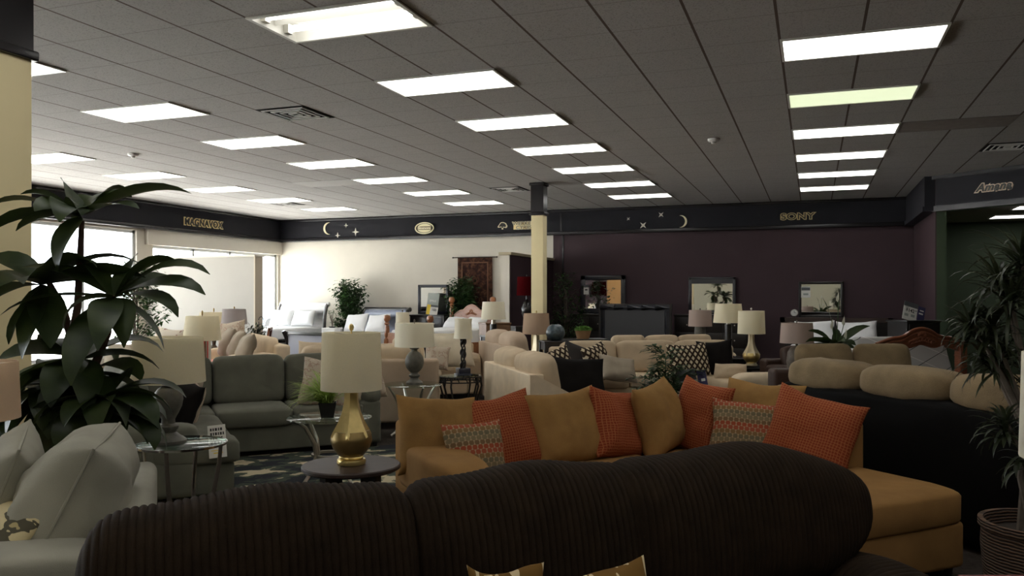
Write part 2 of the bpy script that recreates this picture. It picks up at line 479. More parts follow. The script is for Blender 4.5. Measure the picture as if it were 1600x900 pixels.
    def leaf(self, p, az, el, L, w, droop=.8, n=6, fold=.25, twist=0.0, tip=.85):
        """one blade that starts at p and bends down towards its tip"""
        p = Vector(p); vs = []; fs = []
        st = L/n
        for i in range(n+1):
            t = i/n
            e = el-droop*t*t if droop else el
            dr = Vector((cos(az)*cos(e), sin(az)*cos(e), sin(e)))
            side = Vector((-sin(az), cos(az), 0))
            up = side.cross(dr)*-1
            ang = twist*t
            side = side*cos(ang)+up*sin(ang)
            wd = w/2*max(.04, (sin(pi*min(1, t**tip*.98+.02)))**.8)
            vs += [p-side*wd+up*wd*fold, p.copy(), p+side*wd+up*wd*fold]
            p = p+dr*st
        for i in range(n):
            a = i*3
            fs += [(a, a+1, a+4, a+3), (a+1, a+2, a+5, a+4)]
        return self.add(vs, fs)
    def build(self, name, m, parent=None, ang=40, label=None, loc=None):
        me = bpy.data.meshes.new(name)
        me.from_pydata(self.v, [], self.f); me.update()
        bm = bmesh.new(); bm.from_mesh(me)
        bmesh.ops.remove_doubles(bm, verts=bm.verts, dist=1e-5)
        bmesh.ops.recalc_face_normals(bm, faces=bm.faces)
        bm.to_mesh(me); bm.free()
        me.materials.append(m)
        if ang:
            me.shade_smooth(); me.set_sharp_from_angle(angle=RAD(ang))
        o = bpy.data.objects.new(name, me); COL.objects.link(o)
        if parent: o.parent = parent
        if label: o['label'] = label
        if loc is not None: o.location = loc
        return o

def tag(o, label, cat, group=None, kind=None):
    if label: o['label'] = label
    if cat: o['category'] = cat
    if group: o['group'] = group
    if kind: o['kind'] = kind
    return o
def thing(name, label, cat, loc, ang=0.0, group=None, world=False):
    """Empty at the base of a thing. ang: turn about the vertical, degrees, 0 = front towards the camera wall"""
    o = bpy.data.objects.new(name, None); COL.objects.link(o); o.empty_display_size = .1
    o.location = loc; o.rotation_euler = (0, 0, RAD(ang) + (0 if world else YAW))
    return tag(o, label, cat, group)
def struct(name, mb, m, ang=30):
    o = mb.build(name, m, None, ang); o['kind'] = 'structure'; return o
def copy_tree(o, loc, rot=None, label=None, parent=None):
    c = o.copy(); COL.objects.link(c)
    if parent: c.parent = parent
    else:
        c.location = loc
        if rot is not None: c.rotation_euler = rot
        if label: c['label'] = label
    for ch in list(o.children): copy_tree(ch, None, parent=c)
    return c

# ================================================================== SETTING
XL, YB = -13.25, 18.4
XR, YF = 6.8, -4.0
FZ = 2.95
# floor
struct('floor', MB().box(XL-.3, 12, YF-.2, YB+.3, -.1, 0), CARPET)
# ceiling, laid as tiles; the open fixture's bay is left out
def cell_line(o, p, lo, hi):
    k = math.ceil((lo-o)/p-1e-6); out = [lo]
    while o+k*p < hi-1e-6:
        if o+k*p > lo+1e-6: out.append(o+k*p)
        k += 1
    return out+[hi]
xs = cell_line(TXO, TX, XL-.2, 12); ys = cell_line(TYO, TY, YF-.2, YB+.2)
MX = TXO-6*TX
mb = MB(); vid = {}
def cv(x, y):
    k = (round(x, 4), round(y, 4))
    if k not in vid: vid[k] = len(mb.v); mb.v.append((x, y, H))
    return vid[k]
for i in range(len(xs)-1):
    for j in range(len(ys)-1):
        xm, ym = (xs[i]+xs[i+1])/2, (ys[j]+ys[j+1])/2
        if abs(xm-MX) < TX and TYO < ym < TYO+TY: continue
        mb.f.append((cv(xs[i], ys[j]), cv(xs[i], ys[j+1]), cv(xs[i+1], ys[j+1]), cv(xs[i+1], ys[j])))
me = bpy.data.meshes.new('ceiling'); me.from_pydata(mb.v, [], mb.f); me.materials.append(CEIL)
o = bpy.data.objects.new('ceiling', me); COL.objects.link(o); o['kind'] = 'structure'
struct('roof', MB().box(XL-.3, 12.2, YF-.3, YB+.4, H+.25, H+.35), FTRIM)

# left wall with two window openings
mb = MB()
mb.box(XL-.2, XL, YF, YB, 0, .28); mb.box(XL-.2, XL, YF, YB, 2.88, H)
mb.box(XL-.2, XL, YF, -1.0, .28, 2.88); mb.box(XL-.2, XL, 13.5, 13.95, .28, 2.88); mb.box(XL-.2, XL, 18.33, YB, .28, 2.88)
mb.box(XL-.2, XL, 13.95, 18.33, 2.6, 2.88)
struct('wall_left', mb, CREAMW)
struct('trim_1', MB().box(XL, XL+.09, 13.72, YB, 2.6, FZ), CREAMW)
def window(n, y0, y1, z0, z1, ml):
    f = MB()
    for a in (y0, y1-.06): f.box(XL-.14, XL-.06, a, a+.06, z0, z1)
    f.box(XL-.14, XL-.06, y0, y1, z0, z0+.06); f.box(XL-.14, XL-.06, y0, y1, z1-.06, z1)
    for y in ml: f.box(XL-.14, XL-.06, y-.03, y+.03, z0, z1)
    o = struct('window_%d' % n, f, ALU)
    MB().box(XL-.105, XL-.097, y0+.03, y1-.03, z0+.03, z1-.03).build('glass_pane', GLASS, o)
window(1, -1.0, 13.5, .28, 2.88, [12.2-1.31*i for i in range(10)])
window(2, 13.95, 18.33, .28, 2.6, [15.24, 16.5])
# back wall: cream, plum and green lengths
XP = -5.69
struct('wall_back', MB().box(XL-.2, XP, YB, YB+.2, 0, H), CREAMW)
struct('wall_back_plum', MB().box(XP, 1.92, YB, YB+.2, 0, H), PURPLE)
struct('wall_back_green', MB().box(1.92, 12, YB, YB+.2, 0, H), GREENP)
struct('wall_right', MB().box(12, 12.2, YF, YB+.2, 0, H), GREENP)
struct('wall_front', MB().box(-8.5, 12.2, YF-.2, YF, 0, H), mat('olive_cream_paint', (.60, .55, .40), .75))
struct('wall_front_plum', MB().box(XL-.2, -9.75, YF-.2, YF, 0, H), PURPLE)
struct('wall_front_ochre', MB().box(-9.75, -8.5, YF-.2, YF, 0, H), mat('ochre_paint', (.50, .26, .09), .75))
# free-standing walls
o = struct('wall_partition', MB().box(XL, -10.5, 13.75, 13.98, 0, 2.30), mat('partition_paint', (.42, .395, .35), .75, var=.03, vs=2))
struct('trim_2', MB().box(XL, -10.46, 13.71, 14.02, 2.30, 2.335), CREAMW)
struct('trim_3', MB().box(-10.5, -10.475, 13.74, 13.99, 0, 2.30), mat('tan_end_paint', (.62, .54, .42), .7))
mb = MB().box(XP-.2, XP-.02, 15.5, YB, 0, 2.33)
struct('wall_divider', mb, CREAMW)
struct('wall_divider_plum', MB().box(XP-.02, XP, 15.53, YB, 0, 2.33), PURPLE)
struct('trim_4', MB().box(XP-.24, XP+.04, 15.46, YB, 2.33, 2.39, .012), mat('tan_cap', (.40, .34, .22), .6))
# short wall and angled opening at the right
struct('wall_stub_plum', MB().box(1.90, 1.92, 15.3, YB, 0, H), PURPLE)
struct('wall_stub_green', MB().box(1.92, 2.07, 15.3, YB, 0, FZ+.02), GREENP)
Pa = Vector((1.88, 15.32)); Dv = Vector((.775, -.632)); Nv = Vector((.632, .775))
Pb = Pa+Dv*7.2
q = [Pa, Pb, Pb+Nv*.18, Pa+Nv*.18]
def fascia(n, poly):
    struct(n, MB().prismz(poly, FZ, H), FASC)
fascia('trim_5', [tuple(p) for p in q])
for k, (z0, z1, ex) in enumerate(((FZ-.04, FZ+.05, .035), (H-.06, H, .035))):
    p = [Pa-Nv*ex-Dv*.02, Pb-Nv*ex, Pb+Nv*.18, Pa+Nv*.18-Dv*.02]
    struct('trim_%d' % (6+k), MB().prismz([tuple(x) for x in p], z0, z1), FTRIM)
# low ceiling of the room beyond
lc = [(1.95, 15.4), tuple(Pb+Nv*.1), (12, Pb.y), (12, YB), (1.95, YB)]
LOWC = mat('dim_tile_ceiling', (.50, .46, .42), .9, var=.05)
struct('ceiling_low', MB().prismz(lc, FZ+.015, FZ+.05), LOWC)
# fascias (dark band under the ceiling)
def band(n, x0, x1, y0, y1, t=1):
    struct('trim_%d' % n, MB().box(x0, x1, y0, y1, FZ, H), FASC)
    e = .035
    struct('trim_%d' % (n+1), MB().box(x0-e*(t == 0), x1+e, y0-e, y1, FZ-.03, FZ+.05, .012).box(x0-e*(t == 0), x1+e, y0-e, y1, H-.06, H, .012), FTRIM)
FY = YB-.16
band(10, XL, XL+.16, YF, YB, 1)
band(12, XL, 1.90, FY, YB, 1)
struct('trim_14', MB().box(1.74, 1.90, 15.3, YB, FZ, H).box(1.71, 1.9, 15.28, YB, FZ-.03, FZ+.05), FASC)
struct('trim_15', MB().box(XP+.22, XP+.26, FY-.012, FY, FZ, H).box(XP+.22, XP+.26, YB-.02, YB, 0, FZ), FTRIM)
# columns
def column(x, y, n, w=.22):
    struct('column', MB().box(x-w, x, y-w, y, 0, FZ, .006), CREAM)
    struct('trim_%d' % n, MB().box(x-w-.006, x+.006, y-w-.006, y+.006, FZ, H).box(x-w-.03, x+.03, y-w-.03, y+.03, FZ-.025, FZ+.035, .012).box(x-w-.03, x+.03, y-w-.03, y+.03, H-.05, H, .01), FTRIM)
column(-4.44, 3.70, 16)
column(-4.44, 13.98, 17)
# outside
struct('ground_outside', MB().box(-70, XL-.2, -40, 60, -.3, -.15), ASPH)

# ------------------------------------------------------------------ ceiling fixtures
def lens_light(x, y, label, m=PANEL, z=H, grp='recessed ceiling lights'):
    t = thing('ceiling_light', label, 'ceiling light', (x, y, z-.012), 0, grp, world=True)
    w, l, b = TX, TY/2, .022
    f = MB().box(-w, w, -l, -l+b, -.002, .012).box(-w, w, l-b, l, -.002, .012).box(-w, -w+b, -l+b, l-b, -.002, .012).box(w-b, w, -l+b, l-b, -.002, .012)
    f.build('frame', FIXT, t)
    MB().box(-w+b, w-b, -l+b, l-b, .002, .012).build('lens', m, t)
    return t
COLX = {'R': TXO, 'M': MX, 'L': TXO-12*TX, 'LL': TXO-18*TX}
ORD = ['first', 'second', 'third', 'fourth', 'fifth', 'sixth', 'seventh', 'eighth']
CN = {'R': 'row over the plum wall side', 'M': 'row beside the cream column', 'L': 'row left of the open tube fixture', 'LL': 'row nearest the windows'}
for c, ks in (('R', range(1, 7)), ('M', range(1, 7)), ('L', range(0, 7)), ('LL', range(2, 7))):
    ks = list(ks)
    for i, k in enumerate(ks):
        y = TYO+TY*.5+1.844*k
        if c == 'R' and k == 2:
            lens_light(COLX[c], y, 'dim greenish ceiling light, second nearest in the row at right', PANELG)
        else:
            lens_light(COLX[c], y, 'bright white ceiling light, %s in the %s' % ((ORD[i]+' nearest') if i else 'nearest one', CN[c]))
for c, x in (('R', COLX['R']), ('M', COLX['M']), ('E', COLX['R']+6*TX)):  # unseen fill lights, added to give the furniture fronts more light
    for k in (0, -1, -2, -3, -4):
        if c == 'M' and k == 0: continue
        lens_light(x, TYO+TY*.5+1.844*k, 'unseen fill light added overhead and behind the viewpoint to brighten furniture fronts', PANEL, H, 'added fill lights behind the viewpoint')
# open fixture with bare tubes
t = thing('ceiling_light', 'open ceiling light without lens, two bare tubes showing', 'ceiling light', (MX, TYO+TY/2, H), 0, 'recessed ceiling lights', world=True)
w, l = TX, TY/2
f = MB().box(-w, w, -l, -l+.03, -.012, .10).box(-w, w, l-.03, l, -.012, .10).box(-w, -w+.03, -l+.03, l-.03, -.012, .10).box(w-.03, w, -l+.03, l-.03, -.012, .10).box(-w, w, -l, l, .10, .115)
f.build('housing', FIXT, t)
MB().prism([(-w+.03, .1), (-w+.03, .099)], 0, 0) if False else None
rg = MB()
rg.T = Matrix.Rotation(pi/2, 4, 'Z')
rg.prism([(-.035, .1), (0, .03), (.035, .1)], -w+.035, w-.035)
rg.build('reflector_ridge', FIXT, t)
for s in (-1, 1):
    tb = MB().tube([(-w+.07, s*.14, .045), (w-.07, s*.14, .045)], .024, 12).build('tube', TUBE, t)
    MB().box(-w+.03, -w+.07, s*.14-.03, s*.14+.03, .01, .08).box(w-.07, w-.03, s*.14-.03, s*.14+.03, .01, .08).build('socket', FIXT, tb)
# lights of the room beyond
for (u, v, lb) in ((1572, 338, 'white ceiling light in the green room, farther and lower one'), (1612, 323, 'white ceiling light in the green room, nearer one at the frame edge')):
    p = on_Z(u, v, FZ+.015)
    lens_light(p.x+.35, p.y, lb, PANEL, FZ+.013, 'lights in the green room')
# vents
def vent(u, v, label):
    p = on_Z(u, v, H)
    x = TXO+TX*(math.floor((p.x-TXO)/TX)+.5); y = TYO+TY*(math.floor((p.y-TYO)/TY)+.5)
    t = thing('air_vent', label, 'air vent', (x, y, H-.01), 0, 'ceiling air vents', world=True)
    MB().box(-TX/2, TX/2, -TY/2, TY/2, .004, .009).build('backing', VENTD, t)
    for s in (.26, .19, .12, .055):
        f = MB(); b = .014
        f.box(-s, s, -s, -s+b, -.006, .005).box(-s, s, s-b, s, -.006, .005).box(-s, -s+b, -s+b, s-b, -.006, .005).box(s-b, s, -s+b, s-b, -.006, .005)
        f.build('louvre_ring', VENTM, t)
vent(460, 179, 'square louvred air vent in the ceiling, largest of the vents')
vent(795, 298, 'square air vent just before the cream column top')
vent(447, 319, 'square air vent above the charcoal fascia corner')
vent(1572, 228, 'square air vent above the angled fascia at right')
def gril(u, v, label, m):
    p = on_Z(u, v, H)
    x = TXO+TX*round((p.x-TXO)/TX); y = TYO+TY*(math.floor((p.y-TYO)/TY)+.5)
    t = thing('return_grille', label, 'air vent', (x, y, H-.01), 0, None, world=True)
    MB().box(-TX, TX, -TY/2, TY/2, .0, .009).build('panel', m, t)
    f = MB()
    for i in range(12): f.box(-TX+.03, TX-.03, -TY/2+.04+i*.046, -TY/2+.055+i*.046, -.003, .002)
    f.build('slat', m, t)
gril(1510, 190, 'long dark return air grille in the ceiling near the right edge', RETURN)
gril(517, 288, 'long grey return air panel in the ceiling at left', mat('grey_grille', (.5, .48, .46), .7))
for u, v, lb in ((208, 240, 'small round smoke detector on the ceiling at left'), (1115, 217, 'small round smoke detector on the ceiling right of centre')):
    p = on_Z(u, v, H)
    t = thing('smoke_detector', lb, 'smoke detector', (p.x, p.y, H), 0, None, world=True)
    MB().lathe([(.075, 0), (.075, -.02), (.06, -.035), (.05, -.037)], 20).build('body', PLASW, t)
    MB().lathe([(.03, -.036), (.028, -.06), (.012, -.066)], 12).build('sensor_cap', VENTM, t)

# ------------------------------------------------------------------ signs on the fascia
def text(body, size, m, parent, loc, off=0.0, ext=.008, shear=0.0, sx=1.0, name='lettering', rot=(pi/2, 0, 0), sp=1.0):
    c = bpy.data.curves.new(name, 'FONT'); c.body = body; c.size = size; c.offset = off; c.extrude = ext
    c.align_x = 'CENTER'; c.align_y = 'CENTER'; c.shear = shear; c.space_character = sp; c.space_line = .85
    o = bpy.data.objects.new(name, c); COL.objects.link(o); c.materials.append(m)
    bpy.context.view_layer.update()
    me = bpy.data.meshes.new_from_object(o.evaluated_get(bpy.context.evaluated_depsgraph_get()))
    bpy.data.objects.remove(o)
    o = bpy.data.objects.new(name, me); COL.objects.link(o)
    o.parent = parent; o.location = loc; o.rotation_euler = rot; o.scale = (sx, 1, 1)
    return o
def crescent(r, flip=1):
    out = []
    for i in range(17):
        a = RAD(62)+RAD(236)*i/16
        out.append((r*cos(a)*flip, r*sin(a)))
    for i in range(1, 16):
        a = RAD(298)-RAD(236)*i/16
        # inner arc, pulled towards the horn side
        out.append(((r*.47+r*.80*cos(a)*1.18 if cos(a) < .4 else r*cos(a))*flip, r*sin(a)*.985))
    return out
def crescent2(r, flip=1):
    out = []; A = RAD(76)
    for i in range(17):
        a = A+(2*pi-2*A)*i/16
        out.append((r*cos(a)*flip, r*sin(a)))
    hx, hz = r*cos(A), r*sin(A)
    cx2 = r*.30; R2 = sqrt((hx-cx2)**2+hz**2); b0 = atan2(-hz, hx-cx2) % (2*pi); b1 = atan2(hz, hx-cx2) % (2*pi)
    for i in range(1, 16):
        b = b0+(b1-b0)*i/16
        out.append(((cx2+R2*cos(b))*flip, R2*sin(b)))
    return out
def star(r, rot=0.0, k=.28):
    return [((r if i % 2 == 0 else r*k)*cos(rot+i*pi/4), (r if i % 2 == 0 else r*k)*sin(rot+i*pi/4)) for i in range(8)]
def back_sign(name, u, v, label, cat, grp=None):
    X, d = on_Y(u, FY)
    return thing(name, label, cat, (X, FY-.012, zof(v, d)), 0, grp, world=True), d
for u, v, r, fl, lb in ((514, 357, 9.5, 1, 'thin gold crescent moon on the fascia above the cream wall'), (1064, 346, 9.5, -1, 'gold crescent moon on the fascia above the plum wall')):
    t, d = back_sign('crescent_moon', u, v, lb, 'wall sign')
    MB().prism(crescent2(r*d/F, fl), -.008, .012).build('crescent', GOLDF, t)
for u, v, r, rot, lb in ((541, 352.5, 3.6, 0, 'smallest pale star, upper one beside the left crescent moon'), (528, 368, 4.6, 0, 'pale star below the left crescent moon'), (556, 362.5, 6.5, 0, 'largest pale star right of the left crescent moon'),
                       (982, 342, 3, pi/4, 'smallest star, farthest left on the plum side fascia'), (1005, 352, 6.5, pi/4, 'larger crossed star on the fascia above the plum wall'), (1033, 335.5, 5.2, pi/4, 'crossed star nearest the right crescent moon')):
    t, d = back_sign('star_sign', u, v, lb, 'wall sign', 'stars on the fascia')
    s = MB().prism(star(r*d/F, rot), -.008, .012).build('star', SILV, t)
    MB().lathe([(.012, 0), (.012, .003)], 4).build('centre_stud', DARKL, t).location = (0, -.012, 0)
# oval mattress maker emblem
t, d = back_sign('oval_logo_sign', 663.5, 356.5, 'oval gold logo sign on the fascia above the cream wall', 'wall sign')
k = d/F
def ell(a, b, n=28): return [(a*cos(2*pi*i/n), b*sin(2*pi*i/n)) for i in range(n)]
MB().prism(ell(12.5*k, 6.9*k), -.004, .012).build('oval_plate', GOLDF, t)
ring = MB()
for a0, a1, sg in ((25, 232, 1), (205, 412, 1)):
    pts = []
    for i in range(25):
        a = RAD(a0+(a1-a0)*i/24); pts.append((15.6*k*cos(a), -.004, 8.4*k*sin(a)))
    ring.tube(pts, .016, 8)
ring.build('oval_ring', GOLDF, t)
MB().box(-12.8*k, 12.8*k, -.010, 0, -2.6*k, 2.6*k).build('name_band', mat('olive_band', (.16, .12, .05), .5), t)
text('Simmons', 5.4*k, GOLDF, t, (0, -.012, .1*k), .004, .003, sx=1.12)
# tree emblem and two-line name
t, d = back_sign('tree_logo_sign', 785.5, 352, 'gold outlined spreading tree emblem on the fascia', 'wall sign')
k = d/F
blob = [(0, -6.6), (1.2, -6.3), (.9, -3.4), (3, -3.8), (5.5, -4.6), (7.3, -3.6), (8, -1.2), (6.8, .8), (6, 2.8), (3.6, 4), (1.2, 4.9), (-2, 4.8), (-4, 3.6), (-5.2, 1.6), (-7, -.6), (-8.3, -2.8), (-7.2, -3.6), (-3, -3.2), (-1.4, -3.6), (-1.6, -6.2)]
MB().prism([(x*k, z*k) for x, z in blob], -.002, .012).build('tree_outline', GOLDF, t)
MB().prism([(x*k*.74, z*k*.70+.2*k) for x, z in blob], -.010, 0).build('tree_crown', DARKL, t)
t, d = back_sign('furniture_maker_sign', 819, 352.5, 'two line gold lettering partly behind the cream column', 'wall sign')
k = d/F
MB().box(-17.5*k, 17*k, 0, .012, -5.8*k, 5.8*k, .004).build('gold_plate', GOLD, t)
text('WERKEN\nCYRIIS', 7.4*k, GOLDF, t, (0, -.004, 0), .010, .006, sx=1.25)
text('WERKEN\nCYRIIS', 7.4*k, mat('bronze_letter', (.09, .06, .02), .5), t, (0, -.012, 0), -.001, .003, sx=1.25)
# electronics maker names
t, d = back_sign('electronics_name_sign', 1246, 338.5, 'dull gold outlined wide lettering on the fascia above the mirror at right', 'wall sign')
k = d/F
text('SONY', 13.5*k, mat('dull_gilt', (.62, .50, .24), .5), t, (0, 0, 0), .015, .006, sx=1.32, sp=1.08)
text('SONY', 13.5*k, DARKL, t, (0, -.010, 0), .001, .004, sx=1.32, sp=1.08)
Y, d = on_X(317.5, XL+.16)
t = thing('television_name_sign', 'small gold outlined capital lettering on the side fascia above the windows', 'wall sign', (XL+.172, Y, zof(349.5, d)), 90, None, world=True)
text('MAGNAVOX', .20, GOLD, t, (0, 0, 0), .024, .006, sx=1.0, sp=1.12)
text('MAGNAVOX', .20, DARKL, t, (0, -.012, 0), .007, .004, sx=1.0, sp=1.12)
fp = None
for i in range(400):
    p = Pa+Dv*(7.2*i/400); d = p.y*CY-p.x*SY; r = p.x*CY+p.y*SY
    if U0+F*r/d >= 1552: fp = (p, d); break
p, d = fp
t = thing('appliance_name_sign', 'slanted pale outlined lettering on the angled fascia at the right', 'wall sign', (p.x-Nv.x*.012, p.y-Nv.y*.012, zof(292, d)), math.degrees(atan2(Dv.y, Dv.x)), None, world=True)
PALEG = mat('pale_pink_gilt', (.80, .62, .45), .45)
text('Amana', .168, PALEG, t, (0, 0, 0), .019, .006, .35, 1.08, sp=1.08)
text('Amana', .168, DARKL, t, (0, -.012, 0), .005, .004, .35, 1.08, sp=1.08)

# ================================================================== GENERIC FURNITURE
def flatten(n=0): return None
def pillow(name, label, m, pos, w, h, t, ang, tilt=15, roll=0, grp='pillows', pinch=.07, n=18, cat='pillow', pw=.62, welt=None):
    """a stuffed square: x across, z up, y through; pos = its centre"""
    vs = []; fs = []; SEED[0] += 2.9
    for s in (-1, 1):
        for j in range(n+1):
            for i in range(n+1):
                u = -1+2*i/n; v = -1+2*j/n
                u = sin(u*pi/2); v = sin(v*pi/2)
                th = ((1-u**4)*(1-v**4))**pw if abs(u) < 1 and abs(v) < 1 else 0
                x = w/2*u*(1-pinch*(1-v*v)*abs(u)); z = h/2*v*(1-pinch*(1-u*u)*abs(v))
                z -= .02*h*(1-u*u)*(1 if v > 0 else 0)*v
                th *= 1+.22*pnoise(Vector((u*2.2, v*2.2, SEED[0]+s)))+.08*pnoise(Vector((u*6, v*6, SEED[0]+s)))
                x += .012*pnoise(Vector((u*1.5, v*1.5, SEED[0]+9))); z += .014*pnoise(Vector((u*1.5, v*1.5, SEED[0]+19)))
                vs.append((x, s*t/2*th*(1-.12*v), z))
    N = (n+1)*(n+1)
    for s in range(2):
        for j in range(n):
            for i in range(n):
                a = s*N+j*(n+1)+i
                fs.append((a, a+1, a+n+2, a+n+1) if s == 0 else (a, a+n+1, a+n+2, a+1))
    o = MB().add(vs, fs).build(name, m, None, 75)
    o.location = pos
    o.rotation_euler = (Matrix.Rotation(RAD(ang)+YAW, 4, 'Z') @ Matrix.Rotation(RAD(-tilt), 4, 'X') @ Matrix.Rotation(RAD(roll), 4, 'Y')).to_euler()
    if welt:
        pts = []
        for k in range(4*12+1):
            q = k % 48; sd = q//12; a = -1+2*(q % 12)/12
            u, v = [(a, -1), (1, a), (-a, 1), (-1, -a)][sd]
            pts.append((w/2*u*(1-pinch*(1-v*v)*abs(u)), 0, h/2*v*(1-pinch*(1-u*u)*abs(v))-.02*h*(1-u*u)*(v if v > 0 else 0)))
        MB().tube(pts, .006, 6).build('piping', welt, o)
    return tag(o, label, cat, grp)

def shade(t, r0, r1, z0, z1, m, n=32, sx=1, sy=1, finial=None, fm=BRASS, fz=.03, square=False):
    k = .004
    mb = MB().lathe([(r0, z0), (r1, z1), (r1-k, z1), (r0-k, z0), (r0, z0)], n, closed=False, sx=sx, sy=sy)
    if square: 
        pass
    s = mb.build('lamp_shade', m, t, 50)
    sp = MB()
    for a in range(3):
        q = 2*pi*a/3+.3
        sp.tube([(0, 0, z1-.012), (cos(q)*(r1-k)*sx, sin(q)*(r1-k)*sy, z1-.006)], .002, 5)
    sp.build('shade_spider', NICKEL, t)
    if finial is not None:
        MB().lathe([(.004, z1-.015), (.004, z1+.008), (.010, z1+.012), (finial, z1+.012+fz*.5), (finial*.75, z1+.012+fz*.85), (.002, z1+.012+fz)], 14).build('finial', fm, t)
    return s
def lamp(label, pos, base, sh, grp='table lamps', name='table_lamp', ang=0):
    """base: list of (part name, material, profile, facets); sh: dict for shade()"""
    t = thing(name, label, 'lamp', pos, ang, grp)
    for nm, m, prof, n in base:
        b = MB(); b.lathe(prof, n)
        b.build(nm, m, t, 20 if n <= 8 else 40)
    shade(t, **sh)
    return t
def base_gold(t, zt, k=1.0, up=BRASS, lo=BRASSD):
    """tall neck with six scooped faces over a round bowl on a foot"""
    def sc(r): return r*k
    n = 6; vs = []; fs = []
    mb = MB()
    prof = [(.040, zt), (.036, zt-.06), (.038, zt-.13), (.050, zt-.19), (.072, zt-.245), (.100, zt-.295), (.108, zt-.315)]
    m = 48
    for j, (r, z) in enumerate(prof):
        for i in range(m):
            a = 2*pi*i/m
            # hexagonal section higher up, softening to round
            q = (a+pi/6) % (pi/3)-pi/6
            hx = cos(pi/6)/cos(q)
            rr = sc(r)*(hx*1.05)
            zz = z
            if j >= 5: zz = z-.035*abs(cos(3*a))*(j-4)/2.0*1.0
            vs.append((rr*cos(a), rr*sin(a), zz))
    for j in range(len(prof)-1):
        for i in range(m):
            kx = (i+1) % m
            fs.append((j*m+i, j*m+kx, (j+1)*m+kx, (j+1)*m+i))
    mb.add(vs, fs); mb.build('neck', up, t, 25)
    zb = zt-.29
    MB().lathe([(sc(.094), zb), (sc(.108), zb-.03), (sc(.110), zb-.055), (sc(.098), zb-.09), (sc(.076), zb-.12), (sc(.062), zb-.135)], 40).build('bowl', lo, t)
    MB().lathe([(sc(.060), zb-.13), (sc(.066), zb-.14), (sc(.060), zb-.148), (sc(.074), zb-.152), (sc(.078), zb-.165), (sc(.074), zb-.178), (sc(.066), zb-.18)], 40).build('foot', up, t)
    MB().tube([(0, 0, zt-.01), (0, 0, zt+.08)], .006, 8).build('stem', NICKEL, t)

def feet(t, pts, h=.07, r=.028, m=BLACKW, z=0):
    for x, y in pts:
        MB().lathe([(r*.7, z), (r, z+h)], 10, (x, y, 0)).build('foot', m, t)

def sofa(name, label, pos, ang, L, D, m, n=3, arm=.62, armw=.2, back=.78, seat=.44, cush=.92, arms='LR', mc=None, grp='sofas', ma=None, roll=True, backm=None, puff=.5, cat='sofa'):
    """x along the sofa, front at -y; origin at the middle of the footprint"""
    t = thing(name, label, cat, pos, ang, grp)
    mc = mc or m; ma = ma or m
    x0, x1, y0, y1 = -L/2, L/2, -D/2, D/2
    il = x0+(armw if 'L' in arms else 0); ir = x1-(armw if 'R' in arms else 0)
    MB().box(il, ir, y0+.04, y1-.16, .07, seat-.14, .03).build('base_frame', m, t)
    MB().box(x0+.0, x1, y1-.20, y1, .07, back, .04, 3).build('back_frame', backm or m, t)
    for s, a0, a1 in (('L', x0, il), ('R', ir, x1)):
        if s in arms:
            b = MB().box(a0, a1, y0, y1-.06, .07, arm, .05, 3)
            if roll: b.sq(a0-.02, a1+.02, y0-.01, y1-.1, arm-.14, arm+.03, .7, .5, 24, 14, ax=1)
            b.build('armrest', ma, t)
    w = (ir-il)/n
    for i in range(n):
        MB().sq(il+i*w+.004, il+(i+1)*w-.004, y0-.02, y1-.22, seat-.15, seat+.02, .38, .22, 36, 14).build('seat_cushion', mc, t)
    for i in range(n):
        b = MB(); b.T = Matrix.Translation((0, y1-.30, seat)) @ Matrix.Rotation(RAD(-12), 4, 'X')
        b.sq(il+i*w+.004, il+(i+1)*w-.004, -.10, .12, -.02, cush-seat+.02, puff, .3, 36, 16, ax=1)
        b.build('back_cushion', mc, t)
    feet(t, [(x0+.1, y0+.1), (x1-.1, y0+.1), (x0+.1, y1-.1), (x1-.1, y1-.1)])
    return t

# ================================================================== FOREGROUND: dark corduroy sofa
def roll_cushion(L, ry, rz, n_rib, amp=.006, lean=0.0, tip=(1, 1)):
    """upholstered roll with real ribs round it; x along"""
    per = 6; m = n_rib*per; K = 44
    vs = []; fs = []
    for i in range(m+1):
        s = i/m; u = 2*s-1
        pw_ = tip[0] if u < 0 else tip[1]
        k = max(.015, (1-abs(u)**(10/pw_)))**(.5)
        rib = amp*(abs(sin(pi*s*n_rib)))**.8
        for j in range(K):
            a = 2*pi*j/K
            ca, sa = cos(a), sin(a)
            cc = .75 if pw_ < 2 else .97
            y = math.copysign(abs(ca)**.72, ca)*(ry*k); z = math.copysign(abs(sa)**.72, sa)*(rz*(1-cc+cc*k))
            nl = sqrt(ca*ca+sa*sa)
            sag = .012*sin(u*5+1.3)*k
            vs.append((u*L/2, y+ca*rib+lean*z, z+sa*rib+sag))
    for i in range(m):
        for j in range(K):
            l = (j+1) % K
            fs.append((i*K+j, i*K+l, (i+1)*K+l, (i+1)*K+j))
    fs.append(tuple(range(K))); fs.append(tuple(range(m*K+K-1, m*K-1, -1)))
    return MB().add(vs, fs)
t = thing('corduroy_sofa', 'dark brown wide-ribbed corduroy sofa across the bottom of the picture', 'sofa', W(.07, 2.62), 22)
MB().box(-1.25, 1.25, -.62, .16, .08, .30, .04).build('base_frame', CORD, t)
MB().box(-1.22, 1.22, .12, .30, .08, .80, .06, 3).build('back_frame', CORD, t)
for x0, x1 in ((-1.48, -1.24), (1.02, 1.27)):
    b = roll_cushion(.86, .15, .13, 34)
    b2 = MB(); b2.T = Matrix.Translation(((x0+x1)/2, -.30, .46)) @ Matrix.Rotation(pi/2, 4, 'Z')
    b2.add(b.v, b.f); b2.box(-.40, .40, -.11, .11, -.40, 0, .04)
    b2.build('armrest', CORD, t, 60)
